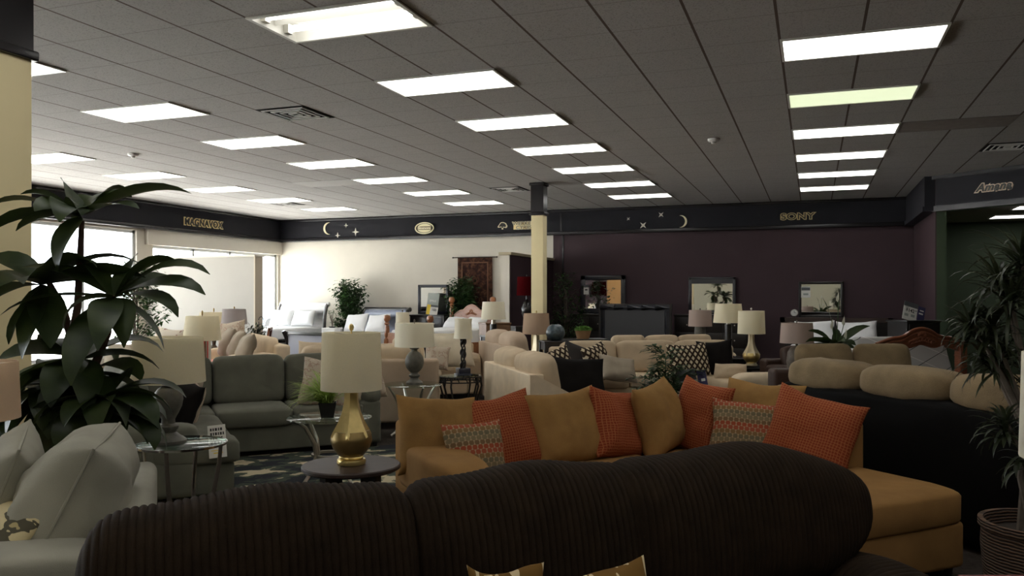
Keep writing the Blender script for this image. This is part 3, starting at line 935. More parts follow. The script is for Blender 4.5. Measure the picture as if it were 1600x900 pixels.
for i, (x, L) in enumerate(((-.80, .86), (0, .80), (.80, .86))):
    MB().sq(x-L/2, x+L/2, -.66, .04, .29, .47, .4, .25, 36, 14).build('seat_cushion', CORD, t)
for x, L, rz, z, y, rot, tp in ((-.84, .90, .265, .69, -.05, -1, (1.3, .9)), (-.035, .82, .262, .70, -.06, -.5, (1.0, 1.0)), (.75, 1.06, .225, .752, -.09, 0, (1.0, 5.2))):
    b = MB(); b.T = Matrix.Translation((x, y, z)) @ Matrix.Rotation(RAD(rot), 4, 'Y')
    rc = roll_cushion(L, .17, rz, int(L/.021), lean=.16, tip=tp)
    b.add(rc.v, rc.f).build('back_cushion', CORD, t, 70)
feet(t, [(-1.3, -.5), (1.3, -.5), (-1.1, .2), (1.1, .2)], .08)
pillow('zebra_pillow', 'zebra striped pillow with a raised corner, right one at the bottom edge', ZEBRA, at(925, 2.08, .64), .36, .34, .13, 12, 20, -6, 'zebra pillows on the corduroy sofa')
pillow('zebra_pillow', 'zebra striped pillow barely showing, left one at the bottom edge', ZEBRA, at(795, 2.05, .635), .20, .38, .10, 14, 18, 2, 'zebra pillows on the corduroy sofa')

# light grey sofa at left
t = thing('linen_sofa', 'pale grey linen sofa with piped cushions at the lower left corner', 'sofa', W(-1.98, 3.26), -68)
MB().box(-.52, .52, -.45, .36, .07, .32, .03).build('base_frame', GREYL, t)
b = MB(); b.box(-.66, .66, .36, .52, .07, .70, .05, 3); b.build('back_frame', GREYL, t)
for a0, a1 in ((-.725, -.48), (.45, .725)):
    b = MB().box(a0, a1, -.52, .40, .07, .60, .06, 3).sq(a0-.02, a1+.02, -.54, .42, .44, .665, .6, .3, 28, 14, ax=1)
    b.build('armrest', GREYL, t)
for i in range(1):
    MB().sq(-.48, .45, -.52, .34, .29, .48, .38, .22).build('seat_cushion', GREYL, t)
feet(t, [(-.6, -.4), (.6, -.4), (-.6, .45), (.6, .45)])
pillow('back_pillow', 'large plump grey linen back pillow seen edge on, seam towards us', GREYL, at(116, 3.20, .715), .66, .54, .36, -72, 26, 0, 'grey pillows on the pale sofa', .02, 22, pw=.42, welt=GREYL)
pillow('back_pillow', 'smaller grey linen pillow cut by the left edge of the picture', GREYL, at(0, 3.25, .72), .56, .5, .24, -62, 20, 4, 'grey pillows on the pale sofa', .05, welt=GREYL)
pillow('throw_pillow', 'cream, olive and black patterned pillow lying at the left edge', STRIPEP, at(-22, 2.95, .61), .46, .40, .14, -40, 45, 0, 'grey pillows on the pale sofa')

# ================================================================== camel sectional
t = thing('sectional_sofa', 'camel coloured corner sectional with a chaise end at right', 'sofa', W(1.6, 6.2), 25)
MB().box(-2.55, 0, -.93, -.1, .05, .30, .03).box(-.95, 0, -1.96, -.9, .05, .30, .03).build('base_frame', TANF, t)
MB().box(-2.57, 0, -.20, 0, .05, .745, .035, 3).box(-.20, 0, -1.30, 0, .05, .745, .035, 3).build('back_frame', TANF, t)
b = MB(); b.box(-2.58, -2.30, -.97, -.03, .05, .50, .05, 3).sq(-2.60, -2.29, -.99, -.02, .36, .625, .5, .3, 28, 14, ax=1)
b.build('armrest', TANF, t)
for x0, x1, y0, y1 in ((-2.30, -1.62, -.97, -.18), (-1.62, -.95, -.97, -.18), (-.95, -.18, -.97, -.18)):
    MB().sq(x0+.003, x1-.003, y0, y1, .28, .46, .38, .2, 40, 14).build('seat_cushion', TANF, t)
MB().sq(-.98, .01, -1.98, -.94, .27, .475, .30, .16, 48, 16).build('chaise_cushion', TANF, t)
feet(t, [(-2.5, -.9), (-.9, -1.9), (-.06, -1.9), (-2.5, -.06)], .05)
G = 'pillows on the camel sectional'
# (label, material, u, d, zc, w, h, t, ang, tilt, roll)
for a in (('camel pillow at the left arm of the sectional', TANP, 684, 4.98, .67, .50, .48, .20, 22, 20, 4),
          ('rust woven pillow second from the left, behind the hexagon one', RUST, 781, 5.14, .645, .52, .50, .20, 24, 20, -7),
          ('hexagon printed pillow in front at the left end of the sectional', HEXP, 742, 4.80, .60, .37, .36, .15, 18, 20, -3),
          ('plain camel pillow in the middle of the long side, largest of the camel ones', TANP, 884, 5.32, .655, .54, .50, .22, 27, 18, -4),
          ('rust woven pillow leaning sideways right of the middle camel pillow', RUST, 962, 5.48, .655, .46, .47, .20, 48, 16, 10),
          ('camel pillow standing edge on at the corner of the sectional', TANP, 1028, 5.62, .67, .48, .50, .24, 52, 14, -6),
          ('rust woven pillow edge on in the corner beside the price sign', RUST, 1094, 5.68, .665, .46, .52, .20, -54, 14, 8),
          ('camel pillow lying back behind the right hexagon pillow', TANP, 1186, 5.62, .69, .56, .50, .18, -40, 22, 3),
          ('hexagon printed pillow in front of the right side of the sectional', HEXP, 1166, 5.36, .635, .46, .40, .15, -12, 24, 5),
          ('large rust woven pillow tilted against the right end of the sectional', RUST, 1268, 5.06, .66, .54, .50, .20, -30, 20, 14)):
    lb, m, u, d, zc, w, h, th, an, ti, ro = a
    pillow('throw_pillow', lb, m, at(u, d, zc), w, h, th, an, ti, ro, G, welt=None)

# ================================================================== slate green sectional
t = thing('sectional_sofa', 'slate green corner sectional around the leaf patterned rug', 'sofa', W(-2.70, 7.55), 25)
MB().box(-.95, 1.56, .04, .92, .05, .28, .02).box(-.93, -.02, -1.57, .5, .05, .28, .02).build('base_frame', SAGE, t)
MB().box(-.95, 1.56, .76, .95, .05, .84, .05, 3).box(-.95, -.76, -1.6, .95, .05, .84, .05, 3).build('back_frame', SAGE, t)
b = MB().box(1.33, 1.55, 0, .9, .05, .48, .05, 3).sq(1.30, 1.60, -.02, .9, .38, .65, .8, .9, 28, 14, ax=1); b.build('armrest', SAGE, t)
b = MB().box(-.95, -.28, -1.62, -1.36, .05, .46, .05, 3).sq(-.97, -.26, -1.64, -1.34, .36, .58, .5, .7, 28, 14, ax=0); b.build('armrest', SAGE, t)
for x0, x1 in ((0, .70), (.70, 1.38)):
    MB().sq(x0+.004, x1-.004, -.03, .72, .27, .455, .32, .18, 40, 14).build('seat_cushion', SAGE, t)
MB().sq(-.80, -.0, -1.30, -.03, .27, .45, .30, .16, 40, 14).build('seat_cushion', SAGE, t)
MB().sq(-.60, .02, -1.63, -1.25, .27, .455, .4, .2, 40, 14).build('seat_cushion', SAGE, t)
MB().sq(-.80, -.0, 0, .76, .27, .45, .32, .18, 40, 14).build('seat_cushion', SAGE, t)
for x0, x1 in ((-.74, .02), (.02, .72), (.72, 1.42)):
    b = MB(); b.T = Matrix.Translation((0, .62, .44)) @ Matrix.Rotation(RAD(-9), 4, 'X')
    b.sq(x0+.004, x1-.004, -.10, .12, -.01, .475, .45, .25, 36, 16, ax=1); b.build('back_cushion', SAGE, t)
for y0, y1 in ((-1.30, -.35), (-.35, .55)):
    b = MB(); b.T = Matrix.Translation((-.64, 0, .44)) @ Matrix.Rotation(RAD(-9), 4, 'Y')
    b.sq(-.12, .10, y0+.004, y1-.004, -.01, .44, .45, .25, 36, 16, ax=0); b.build('back_cushion', SAGE, t)
feet(t, [(1.5, .06), (1.5, .9), (-.9, -1.5), (-.1, -1.5)], .05)
G2 = 'pillows on the slate green sectional'
pillow('throw_pillow', 'beige floral pillow leaning at the left corner of the green sectional', FLORAL, at(286, 7.3, .67), .48, .48, .17, -40, 16, 6, G2)
pillow('throw_pillow', 'black pillow behind the left table lamp on the green sectional', BLACKF, at(283, 6.75, .62), .44, .42, .16, -36, 20, 12, G2)
pillow('throw_pillow', 'pale printed pillow beside the black one on the green sectional', FLORAL, at(296, 7.0, .585), .42, .40, .14, -50, 20, 8, G2)
pillow('throw_pillow', 'beige floral pillow left of the gold lamp on the green sectional', FLORAL, at(510, 8.10, .65), .50, .48, .17, 20, 18, 10, G2)
pillow('throw_pillow', 'beige floral pillow against the right arm of the green sectional', FLORAL, at(568, 8.32, .655), .46, .44, .17, 40, 18, -6, G2)
# hanging sale tag
t = thing('sale_tag', 'white paper sale tag with black print hung over the green sectional', 'tag', at(341, 5.98, zof(715, 5.98)), 0)
t.rotation_euler = (RAD(-14), RAD(-6), YAW+RAD(10))
h = .235
MB().box(-.062, .062, -.002, .002, 0, h).build('card', PAPER, t)
ln = MB()
for i in range(4):
    z = h-.03-i*.032
    x = -.045
    while x < .045:
        w = random.uniform(.008, .02); ln.box(x, x+w, -.0035, -.002, z-.011, z+.009); x += w+.006
ln.build('print', INK, t)
MB().box(-.03, .035, -.0035, -.002, .03, .038).box(-.045, .02, -.0035, -.002, .05, .055).build('yellow_print', PAPERY, t)

# rug
rug = MB().box(-1.25, 1.55, -1.55, .9, 0, .012)
o = rug.build('area_rug', RUGM, None, 0, loc=at(480, 7.05, .001)); o.rotation_euler = (0, 0, YAW+RAD(25))
tag(o, 'dark rug with navy, green and cream leaves before the green sectional', 'rug')

# ================================================================== TABLES
def rings(r, n=40): return [(r*cos(2*pi*i/n), r*sin(2*pi*i/n)) for i in range(n)]
# round espresso table
d = 4.43; P = at(549, d)
zt = zof(725, d)
t = thing('side_table', 'round espresso wood side table under the large gold lamp', 'table', P, 20)
MB().lathe([(.25, zt-.028), (.262, zt-.02), (.262, zt-.006), (.256, zt)], 56).build('table_top', ESPR, t)
for a in (0, pi/2, pi, 3*pi/2):
    b = MB(); b.T = Matrix.Rotation(a+.6, 4, 'Z')
    b.prism([(.09, zt-.03), (.20, zt-.03), (.20, .30), (.22, 0), (.13, 0), (.10, .3)], -.022, .022); b.build('leg', BLACKW, t)
lampz = zt
t = thing('table_lamp', 'large faceted gold lamp with cream drum shade on the round espresso table', 'lamp', (P.x, P.y, zt), 0, 'gold faceted lamps')
base_gold(t, .47, 1.0)
MB().lathe([(.0,0)],3) if False else None
shade(t, .163, .155, .400, .705, SHC, 44, finial=.014, fm=BRASS, fz=.035)
# oval glass coffee table with crossed chrome legs, spider plant on it
d = 6.70; zt = zof(651, d); P = at(514, d)
t = thing('coffee_table', 'glass topped table with curved nickel legs before the green sectional', 'table', P, 25)
MB().lathe([(.335, zt-.012), (.342, zt-.008), (.342, zt-.003), (.335, zt)], 56).build('glass_top', TGLASS, t)
for a in (0.5, 0.5+pi/2, .5+pi, .5+1.5*pi):
    pts = [(cos(a)*rr, sin(a)*rr, z) for rr, z in ((.30, zt-.014), (.24, zt-.06), (.15, zt*.62), (.13, zt*.42), (.18, zt*.2), (.27, .015))]
    MB().tube(pts, [.010, .016, .018, .018, .016, .014], 8).build('leg', NICKEL, t)
MB().lathe([(.12, zt*.40), (.14, zt*.40), (.14, zt*.44), (.12, zt*.44), (.12, zt*.40)], 28, closed=False).build('ring_stretcher', NICKEL, t)
def pot(t, r0, r1, h, m, soil=True, sq=False, n=24):
    MB().lathe([(r0, 0), (r1, h), (r1*.93, h), (r1*.88, h*.85)] + [(.001, h*.85)], 4 if sq else n, closed=False, ph=pi/4).build('pot', m, t, 30)
t = thing('spider_plant', 'yellow green grassy plant in a black square pot on the glass table', 'plant', (at(512, 6.68).x, at(512, 6.68).y, zt), 10)
pot(t, .07, .10, .12, POTB, sq=True)
MB().lathe([(.065, .10), (.06, .112), (.001, .115)], 4, closed=False, ph=pi/4).build('soil', SOIL, t)
mb = MB(); rr = random.Random(3)
for i in range(230):
    az = rr.uniform(0, 2*pi); el = rr.uniform(.5, 1.45)
    if rr.random() < .35: az = rr.gauss(pi, .5); el = rr.uniform(.2, .9)
    mb.leaf((rr.uniform(-.04, .04), rr.uniform(-.04, .04), .11), az, el, rr.uniform(.20, .40), .013, rr.uniform(.8, 2.0), 6, .3)
mb.build('foliage', LEAFS, t, 80)
# left round glass table
d = 5.0; zt = zof(691, d); P = at(284, d)
t = thing('side_table', 'small round glass table with chrome rim and legs at left', 'table', P, 15)
MB().lathe([(.250, zt-.010), (.256, zt-.006), (.256, zt-.002), (.250, zt)], 56).build('glass_top', TGLASS, t)
MB().lathe([(.252, zt-.016), (.264, zt-.016), (.264, zt-.003), (.257, zt-.003)], 56, closed=False).build('rim', CHROME, t)
for a in (RAD(-14), RAD(76), RAD(166), RAD(256)):
    pts = [(cos(a)*q, sin(a)*q, z) for q, z in ((.235, zt-.012), (.225, zt*.8), (.19, zt*.5), (.19, zt*.25), (.235, .0))]
    MB().tube(pts, [.012, .013, .014, .013, .011], 8).build('leg', CHROME, t)
LB = [('urn', STONE, [(.105, 0), (.105, .015), (.088, .03), (.07, .04), (.06, .05), (.045, .062), (.05, .075), (.058, .085), (.058, .10), (.040, .115), (.038, .14), (.06, .18), (.078, .22), (.085, .26), (.08, .295), (.06, .325), (.038, .34), (.045, .35), (.06, .355), (.06, .372), (.03, .38)], 32),
      ('stem', NICKEL, [(.010, .37), (.010, .46)], 10)]
lamp('lamp with grey weathered urn base and cream drum shade on the glass table', (at(263, 5).x, at(263, 5).y, zt), LB, dict(r0=.215, r1=.200, z0=.365, z1=.635, m=SHC, finial=None))
# middle glass table with sphere lamp
d = 8.95; zt = zof(600, d); P = at(645, d)
t = thing('side_table', 'oval glass table with curved nickel legs behind the camel sectional', 'table', P, 10)
MB().lathe([(.325, zt-.012), (.332, zt-.008), (.332, zt-.003), (.325, zt)], 48).build('glass_top', TGLASS, t)
for a in (0.35, 0.35+pi/2, .35+pi, .35+1.5*pi):
    pts = [(cos(a)*rr, sin(a)*rr, z) for rr, z in ((.28, zt-.014), (.22, zt-.10), (.12, zt*.5), (.10, zt*.35), (.16, zt*.15), (.25, .015))]
    MB().tube(pts, [.010, .015, .018, .018, .016, .014], 8).build('leg', NICKEL, t)
SB = [('sphere_base', STONE, [(.09, 0), (.09, .02), (.075, .035), (.05, .05), (.042, .07), (.06, .085), (.06, .10), (.045, .11), (.04, .125), (.062, .145), (.088, .18), (.101, .225), (.101, .26), (.088, .305), (.06, .34), (.035, .355), (.032, .372), (.05, .382), (.052, .40), (.03, .405)], 36),
      ('stem', NICKEL, [(.010, .40), (.010, .5)], 10)]
lamp('lamp with round grey ball base and ivory shade on the oval glass table', (P.x+.02, P.y, zt), SB, dict(r0=.215, r1=.208, z0=.405, z1=.66, m=SHW, finial=.012, fm=STONEB))
# wrought iron table
d = 9.6; zt = zof(586, d); P = at(720, d)
t = thing('side_table', 'black wrought iron table with glass top under the twisted lamp', 'table', P, 20)
MB().prismz([(x*.92, y*.72) for x, y in rings(.27, 8)], zt-.01, zt).build('glass_top', TGLASS, t)
f = MB()
for z in (zt-.018, zt-.075):
    f.tube([(x*.9, y*.7, z) for x, y in rings(.27, 24)]+[(.243, 0, z)], .008, 6)
for i in range(16):
    a = 2*pi*i/16; f.tube([(.243*cos(a), .189*sin(a), zt-.018), (.243*cos(a+.1), .189*sin(a+.1), zt-.075)], .006, 5)
f.build('apron_frame', IRON, t)
for a in (RAD(40), RAD(140), RAD(220), RAD(320)):
    for s in (-.18, .18):
        pts = [(cos(a+s)*q*1.0, sin(a+s)*q*.8, z) for q, z in ((.235, zt-.02), (.255, zt-.12), (.20, zt*.5), (.19, zt*.25), (.27, .02), (.29, .03))]
        MB().tube(pts, .011, 7).build('leg', IRON, t)
t = thing('table_lamp', 'small lamp with dark twisted stem and bell shade on the iron table', 'lamp', (P.x+.03, P.y, zt), 20, 'table lamps')
MB().box(-.085, .085, -.085, .085, 0, .02, .004).box(-.07, .07, -.07, .07, .02, .085, .006).build('block_base', BLUEB, t)
mb = MB()
for ph in (0, 2*pi/3, 4*pi/3):
    mb.tube([(.022*cos(z*26+ph), .022*sin(z*26+ph), .08+z) for z in [i*.02 for i in range(20)]], [.014+.006*sin(i*.9) for i in range(20)], 7)
mb.build('twisted_stem', IRON, t)
mb = MB()
q = [(1, 1), (-1, 1), (-1, -1), (1, -1)]
def bell(pr, m, t, name='lamp_shade', n=32):
    vs = []; fs = []
    for r, z in pr:
        for i in range(n):
            a = 2*pi*i/n; e = .55
            vs.append((r*math.copysign(abs(cos(a))**e, cos(a)), r*math.copysign(abs(sin(a))**e, sin(a)), z))
    for j in range(len(pr)-1):
        for i in range(n):
            l = (i+1) % n; fs.append((j*n+i, j*n+l, (j+1)*n+l, (j+1)*n+i))
    return MB().add(vs, fs).build(name, m, t, 50)
bell([(.105, .425), (.100, .45), (.092, .52), (.090, .60), (.094, .655), (.091, .655), (.087, .60), (.089, .52), (.097, .45), (.102, .425)], SHW, t)
MB().tube([(0, 0, .44), (0, 0, .66)], .006, 6).build('stem', NICKEL, t)
# black console at right with the second gold lamp
d = 11.3; zt = zof(573, d); P = at(1180, d)
t = thing('end_table', 'glossy black end table with arched sides under the champagne lamp', 'table', P, 12)
MB().box(-.40, .38, -.26, .26, zt-.03, zt, .008).build('table_top', LEATHER, t)
for s in (-1, 1):
    arch = [(-.26, 0), (-.26, zt-.03), (.26, zt-.03), (.26, 0), (.19, 0)] + [(.19*cos(a), (zt-.12)*sin(a)) for a in [pi*i/12 for i in range(1, 12)]] + [(-.19, 0)]
    b = MB(); b.T = Matrix.Translation((s*.3, 0, 0)) @ Matrix.Rotation(pi/2, 4, 'Z')
    b.prism(arch, -.025, .025); b.build('arched_side', BLACKW, t)
t = thing('table_lamp', 'champagne and gold faceted lamp with ivory shade on the black end table', 'lamp', (at(1174, d).x, at(1174, d).y, zt), 8, 'gold faceted lamps')
base_gold(t, .48, 1.05, BRASSL, BRASS)
shade(t, .185, .174, .45, .765, SHC, 44, finial=.014, fm=NICKEL, fz=.03)
# cream lamp behind it on dark pillar
d = 12.0
P = at(1138, d); zt = .62
def plain_table(name, label, pos, ang, w, dp, zt, m, shelf=True):
    t = thing(name, label, 'table', pos, ang)
    MB().box(-w/2, w/2, -dp/2, dp/2, zt-.03, zt, .006).build('table_top', m, t)
    for sx in (-1, 1):
        for sy in (-1, 1):
            MB().box(sx*(w/2-.03)-.025, sx*(w/2-.03)+.025, sy*(dp/2-.03)-.025, sy*(dp/2-.03)+.025, 0, zt-.03, .004).build('leg', m, t)
    if shelf:
        MB().box(-w/2+.03, w/2-.03, -dp/2+.03, dp/2-.03, zt*.35, zt*.35+.02).build('shelf', m, t)
        MB().box(-w/2+.02, w/2-.02, -dp/2+.01, dp/2-.01, zt-.13, zt-.03).build('drawer_case', m, t)
    return t
plain_table('end_table', 'dark end table under the cream lamp with black pillar base', P, 10, .5, .5, zt, BLACKW)
PB = [('plinth', BLACKW, [(.085, 0), (.085, .02), (.06, .03)], 4), ('pillar', BLACKW, [(.050, .02), (.050, .48)], 16), ('collar', NICKEL, [(.032, .475), (.032, .56)], 16)]
lamp('cream drum lamp on a tall black pillar base, beside the champagne lamp', (P.x, P.y, zt), PB, dict(r0=.215, r1=.185, z0=.50, z1=.775, m=SHC, finial=.01, fm=NICKEL, fz=.02))
# mauve lamp left of it
d = 14.3; P = at(1094, d); zt = .72
plain_table('nightstand', 'dark nightstand under the mauve lamp by the plum wall', P, 20, .5, .4, zt, BLACKW)
GB = [('jar_base', STONE, [(.08, 0), (.09, .05), (.10, .15), (.09, .26), (.06, .30), (.03, .31), (.012, .32), (.012, .40)], 24)]
lamp('mauve drum lamp before the middle mirror on the plum wall', (P.x, P.y, zt), GB, dict(r0=.203, r1=.19, z0=.265, z1=.545, m=SHM, finial=.01, fm=STONEB, fz=.02))
# mauve tapered lamp in front of white bed
d = 9.4; P = at(1245, d); zt = .60
plain_table('end_table', 'dark end table hidden behind the taupe sectional, under a mauve lamp', P, 10, .45, .45, zt, BLACKW)
MBASE = [('jar_base', STONEB, [(.07, 0), (.10, .06), (.115, .16), (.10, .27), (.07, .32), (.03, .34), (.014, .345), (.014, .42)], 24)]
lamp('mauve tapered drum lamp in front of the white pillows', (P.x, P.y, zt), MBASE, dict(r0=.187, r1=.172, z0=.372, z1=.600, m=SHM, finial=.010, fm=STONEB, fz=.02))
# tan lamp with gold tapered base
d = 12.6; zt = zof(551, d); P = at(838, d)
plain_table('end_table', 'brown end table under the tan lamp with gold base', P, 20, .44, .44, zt, TEAK)
t = lamp('tan tapered shade lamp with flared gold base near the cream column', (P.x, P.y, zt), [('flared_base', BRASSL, [(.085, 0), (.085, .017), (.063, .07), (.048, .16), (.044, .25), (.046, .268)], 4), ('stem', IRON, [(.01, .26), (.01, .34)], 8)],
         dict(r0=.215, r1=.192, z0=.285, z1=.60, m=SHT, finial=.014, fm=BRASS, fz=.03))
# ivory lamp with dark base by the divider
d = 13.6; P = at(771, d); zt = .86
plain_table('nightstand', 'dark nightstand under the ivory lamp by the divider wall', P, 20, .36, .36, zt, BLACKW)
t = thing('chest', 'medium brown chest behind the ivory lamp, left of the divider wall', 'chest', at(773, 14.4), 20)
MB().box(-.22, .22, -.2, .2, .05, 1.02).build('case', TEAK, t); MB().box(-.235, .235, -.215, .21, 1.02, 1.05, .006).build('top', TEAK, t); MB().box(-.2, .2, -.18, .18, 0, .05).build('plinth', TEAK, t)
for j in range(4): MB().box(-.20, .20, -.212, -.2, .09+j*.235, .30+j*.235, .003).build('drawer', TEAK, t)
lamp('ivory drum lamp with nickel collar and dark base beside the divider wall', (P.x, P.y, zt), [('foot', BLACKW, [(.06, 0), (.055, .19)], 16), ('collar', NICKEL, [(.035, .19), (.035, .29)], 16)],
     dict(r0=.205, r1=.180, z0=.265, z1=.555, m=SHW, finial=None))
# small lamp behind the ball lamp
d = 13.4; P = at(629, d); zt = .74
plain_table('nightstand', 'small brown table hidden behind the ball lamp', P, 20, .4, .4, zt, CHERRY)
lamp('small ivory lamp just behind the ball lamp shade', (P.x, P.y, zt), [('pedestal_base', BLACKW, [(.07, 0), (.05, .03), (.025, .08), (.03, .2), (.012, .3)], 16)],
     dict(r0=.115, r1=.105, z0=.28, z1=.505, m=SHW, finial=.012, fm=STONEB))
# red lamp behind the column
d = 16.3; P = at(823, d); zt = .92
t = plain_table('chest', 'dark chest against the plum side of the divider wall', P, 20, .62, .4, zt, BLACKW)
t['category'] = 'chest'
lamp('lamp with red drum shade in the dark behind the cream column', (P.x, P.y, zt), [('urn_base', BLACKW, [(.09, 0), (.05, .04), (.04, .1), (.10, .25), (.11, .35), (.06, .48), (.02, .52), (.015, .62)], 20)],
     dict(r0=.20, r1=.185, z0=.60, z1=.97, m=SHR, finial=.012, fm=IRON))
# lamps at the far left
d = 10.4; P = at(316, d); zt = .62
plain_table('end_table', 'oak end table behind the green sectional, under a cream lamp with slatted base', P, 20, .5, .5, zt, TEAK)
t = thing('table_lamp', 'cream lamp with slatted wood base, tallest finial, behind the green sectional', 'lamp', (P.x, P.y, zt), 10, 'table lamps')
MB().box(-.12, .12, -.06, .06, 0, .02).build('plinth', TEAK, t)
for i in range(5): MB().box(-.10+i*.045, -.082+i*.045, -.045, .045, .02, .34).build('slat_post', TEAK if i % 2 else PAPER, t)
shade(t, .235, .195, .33, .635, SHC, 32, finial=.012, fm=BRASSD, fz=.06)
d = 13.7; P = at(334, d); zt = .62
plain_table('end_table', 'small oak end table beside the far beige sofa', P, 20, .45, .45, zt, TEAK)
lamp('cream lamp half hidden behind the slatted base lamp', (P.x, P.y, zt), [('urn_base', STONEB, [(.08, 0), (.07, .03), (.03, .08), (.05, .2), (.02, .3)], 16)], dict(r0=.27, r1=.22, z0=.27, z1=.62, m=SHC, finial=.012, fm=BRASSD, fz=.06))
d = 13.3; P = at(366, d); zt = .6
plain_table('end_table', 'pale oak end table against the cream partition wall', P, 20, .4, .4, zt, TEAK)
lamp('grey drum lamp with wooden stem against the cream partition wall', (P.x, P.y, zt), [('plinth', TEAK, [(.08, 0), (.08, .03)], 4), ('post', TEAK, [(.035, .03), (.035, .50)], 4)],
     dict(r0=.205, r1=.180, z0=.455, z1=.70, m=SHG, finial=.012, fm=BRASSD, fz=.03))
# lamps cut by the frame
d = 2.35; P = W(1.66, d); zt = .648
t = thing('side_table', 'red topped table at the bottom right corner', 'table', P, 0)
b = MB().box(-.30, .36, -.2, .19, zt-.035, zt, .012); b.build('table_top', mat('dark_red_lacquer', (.16, .015, .012), .5), t)
for sx in (-1, 1):
    for sy in (-1, 1): MB().box(sx*.3-.02, sx*.3+.02, sy*.15-.02, sy*.15+.02, 0, zt-.035).build('leg', BLACKW, t)
lamp('large ivory drum lamp cut by the right edge of the picture', (P.x, P.y, zt), [('round_base', BRASSL, [(.07, 0), (.07, .02), (.03, .04), (.05, .12), (.07, .18), (.03, .28), (.012, .32), (.012, .4)], 24)],
     dict(r0=.188, r1=.180, z0=.385, z1=.69, m=SHW, finial=.012))
d = 3.6; P = W(-2.36, d); zt = .60
t = thing('side_table', 'small dark table at the left edge, under the peach lamp', 'table', P, 0)
MB().box(-.2, .2, -.16, .16, zt-.03, zt, .006).build('table_top', ESPR, t)
for sx in (-1, 1):
    for sy in (-1, 1): MB().box(sx*.17-.02, sx*.17+.02, sy*.13-.02, sy*.13+.02, 0, zt-.03).build('leg', ESPR, t)
lamp('peach drum lamp cut by the left edge of the picture', (P.x, P.y, zt), [('urn_base', STONEB, [(.08, 0), (.08, .02), (.04, .05), (.07, .15), (.05, .28), (.02, .32), (.012, .4)], 24)],
     dict(r0=.192, r1=.182, z0=.365, z1=.615, m=SHP, finial=.012))

# ================================================================== MIDDLE ROOM SOFAS
# loveseat seen from behind at left of centre
t = sofa('loveseat', 'beige loveseat with its back to us behind the green sectional', W(-1.75, 9.75), 184, 1.78, .9, BEIGE, 2, .60, .2, zof(562, 9.3), .44, .93, 'LR', backm=BEIGED)
pillow('throw_pillow', 'beige pillow on the far left end of the beige loveseat', BEIGE, at(490, 9.8, .80), .40, .36, .14, 175, -14, 0, 'pillows on the beige sofas')
# sofa facing us with cream pillows
t = sofa('sofa', 'beige sofa facing us with cream pillows behind the iron table', W(-1.25, 12.4), 12, 1.46, .9, BEIGE, 2, .62, .2, .78, .44, .88, 'LR')
G3 = 'pillows on the beige sofas'
pillow('throw_pillow', 'cream square pillow largest one left of the twisted lamp', CREAMF, at(709, 11.95, .72), .56, .52, .18, 8, 18, -5, G3)
pillow('throw_pillow', 'cream pillow partly behind the ball lamp shade', CREAMF, at(686, 12.15, .76), .46, .46, .16, 16, 16, 4, G3)
pillow('throw_pillow', 'small floral pillow between the ball lamp and the cream pillow', FLORAL, at(683, 11.7, .64), .36, .36, .14, 20, 20, 10, G3)
pillow('throw_pillow', 'dark slate pillow behind the right side of the ball lamp', BLACKF, at(671, 11.85, .70), .14, .40, .12, 40, 10, -8, G3)
def side_loveseat(label, pos, ang, a, b_, dep, hb, hc, m, mo, seat=.46):
    """turned away: local x away from us, +y is the flat outer back"""
    t = thing('loveseat', label, 'sofa', pos, ang, 'loveseats turned sideways')
    y1 = dep/2; y0 = -dep/2
    MB().box(-a, b_, y1-.16, y1, .05, hb, .012, 2).build('outer_back', mo, t)
    pr = [(y1-.14, .05), (y1, .05), (y1, hb), (y1-.06, hb), (y0+.34, seat), (y0+.34, .05)]
    bb = MB(); bb.T = Matrix.Rotation(pi/2, 4, 'Z')
    bb.prism([(y, z) for y, z in pr], a-.005, a+.055); bb.build('end_panel', mo, t)
    MB().box(-a+.04, b_-.04, y0, y1-.14, .06, .30, .03).build('base_frame', m, t)
    MB().sq(-a-.04, b_-.04, y0-.08, y1-.16, .28, seat, .35, .3, 40, 14).build('seat_cushion', m, t)
    w = (a+b_-.06)/2
    for i in range(2):
        b = MB(); b.T = Matrix.Translation((0, y1-.28, .45)) @ Matrix.Rotation(RAD(-10), 4, 'X')
        b.sq(-a+.0+i*w, -a+(i+1)*w, -.14, .17, -.02, hc-seat+.02, .62, .4, 40, 18, ax=1); b.build('back_cushion', m, t)
    feet(t, [(-a+.08, y0+.08), (b_-.08, y0+.08), (-a+.08, y1-.08), (b_-.08, y1-.08)], .06)
    return t
side_loveseat('dusty beige loveseat turned sideways, rolled cushions on top, right of the iron table', W(.06, 11.75), 107, .74, .74, .72, .84, 1.02, BEIGED, BEIGED)
side_loveseat('pale beige linen loveseat side on, flat outer back facing left', W(.36, 9.05), 106, .88, .90, .92, .735, .92, BEIGE, BEIGEL)
# long sofa across the centre with chaise end
t = thing('sectional_sofa', 'long beige sofa with an arm chaise at right, in the centre of the shop', 'sofa', W(1.92, 11.35), 10)
MB().box(-1.35, 1.3, -.42, .45, .06, .30, .03).box(.55, 1.3, -1.75, -.4, .06, .30, .03).build('base_frame', BEIGE, t)
MB().box(-1.35, 1.35, .30, .50, .06, .80, .05, 3).build('back_frame', BEIGE, t)
for x0, x1 in ((-1.25, -.44), (-.44, .42), (.42, 1.25)):
    MB().sq(x0+.003, x1-.003, -.47, .28, .28, .46, .38, .22, 40, 14).build('seat_cushion', BEIGE, t)
    b = MB(); b.T = Matrix.Translation((0, .18, .45)) @ Matrix.Rotation(RAD(-10), 4, 'X')
    b.sq(x0+.003, x1-.003, -.12, .13, -.01, .44, .5, .3, 40, 16, ax=1); b.build('back_cushion', BEIGE, t)
MB().sq(.50, 1.25, -1.55, -.46, .28, .46, .35, .25, 40, 14).build('chaise_cushion', BEIGE, t)
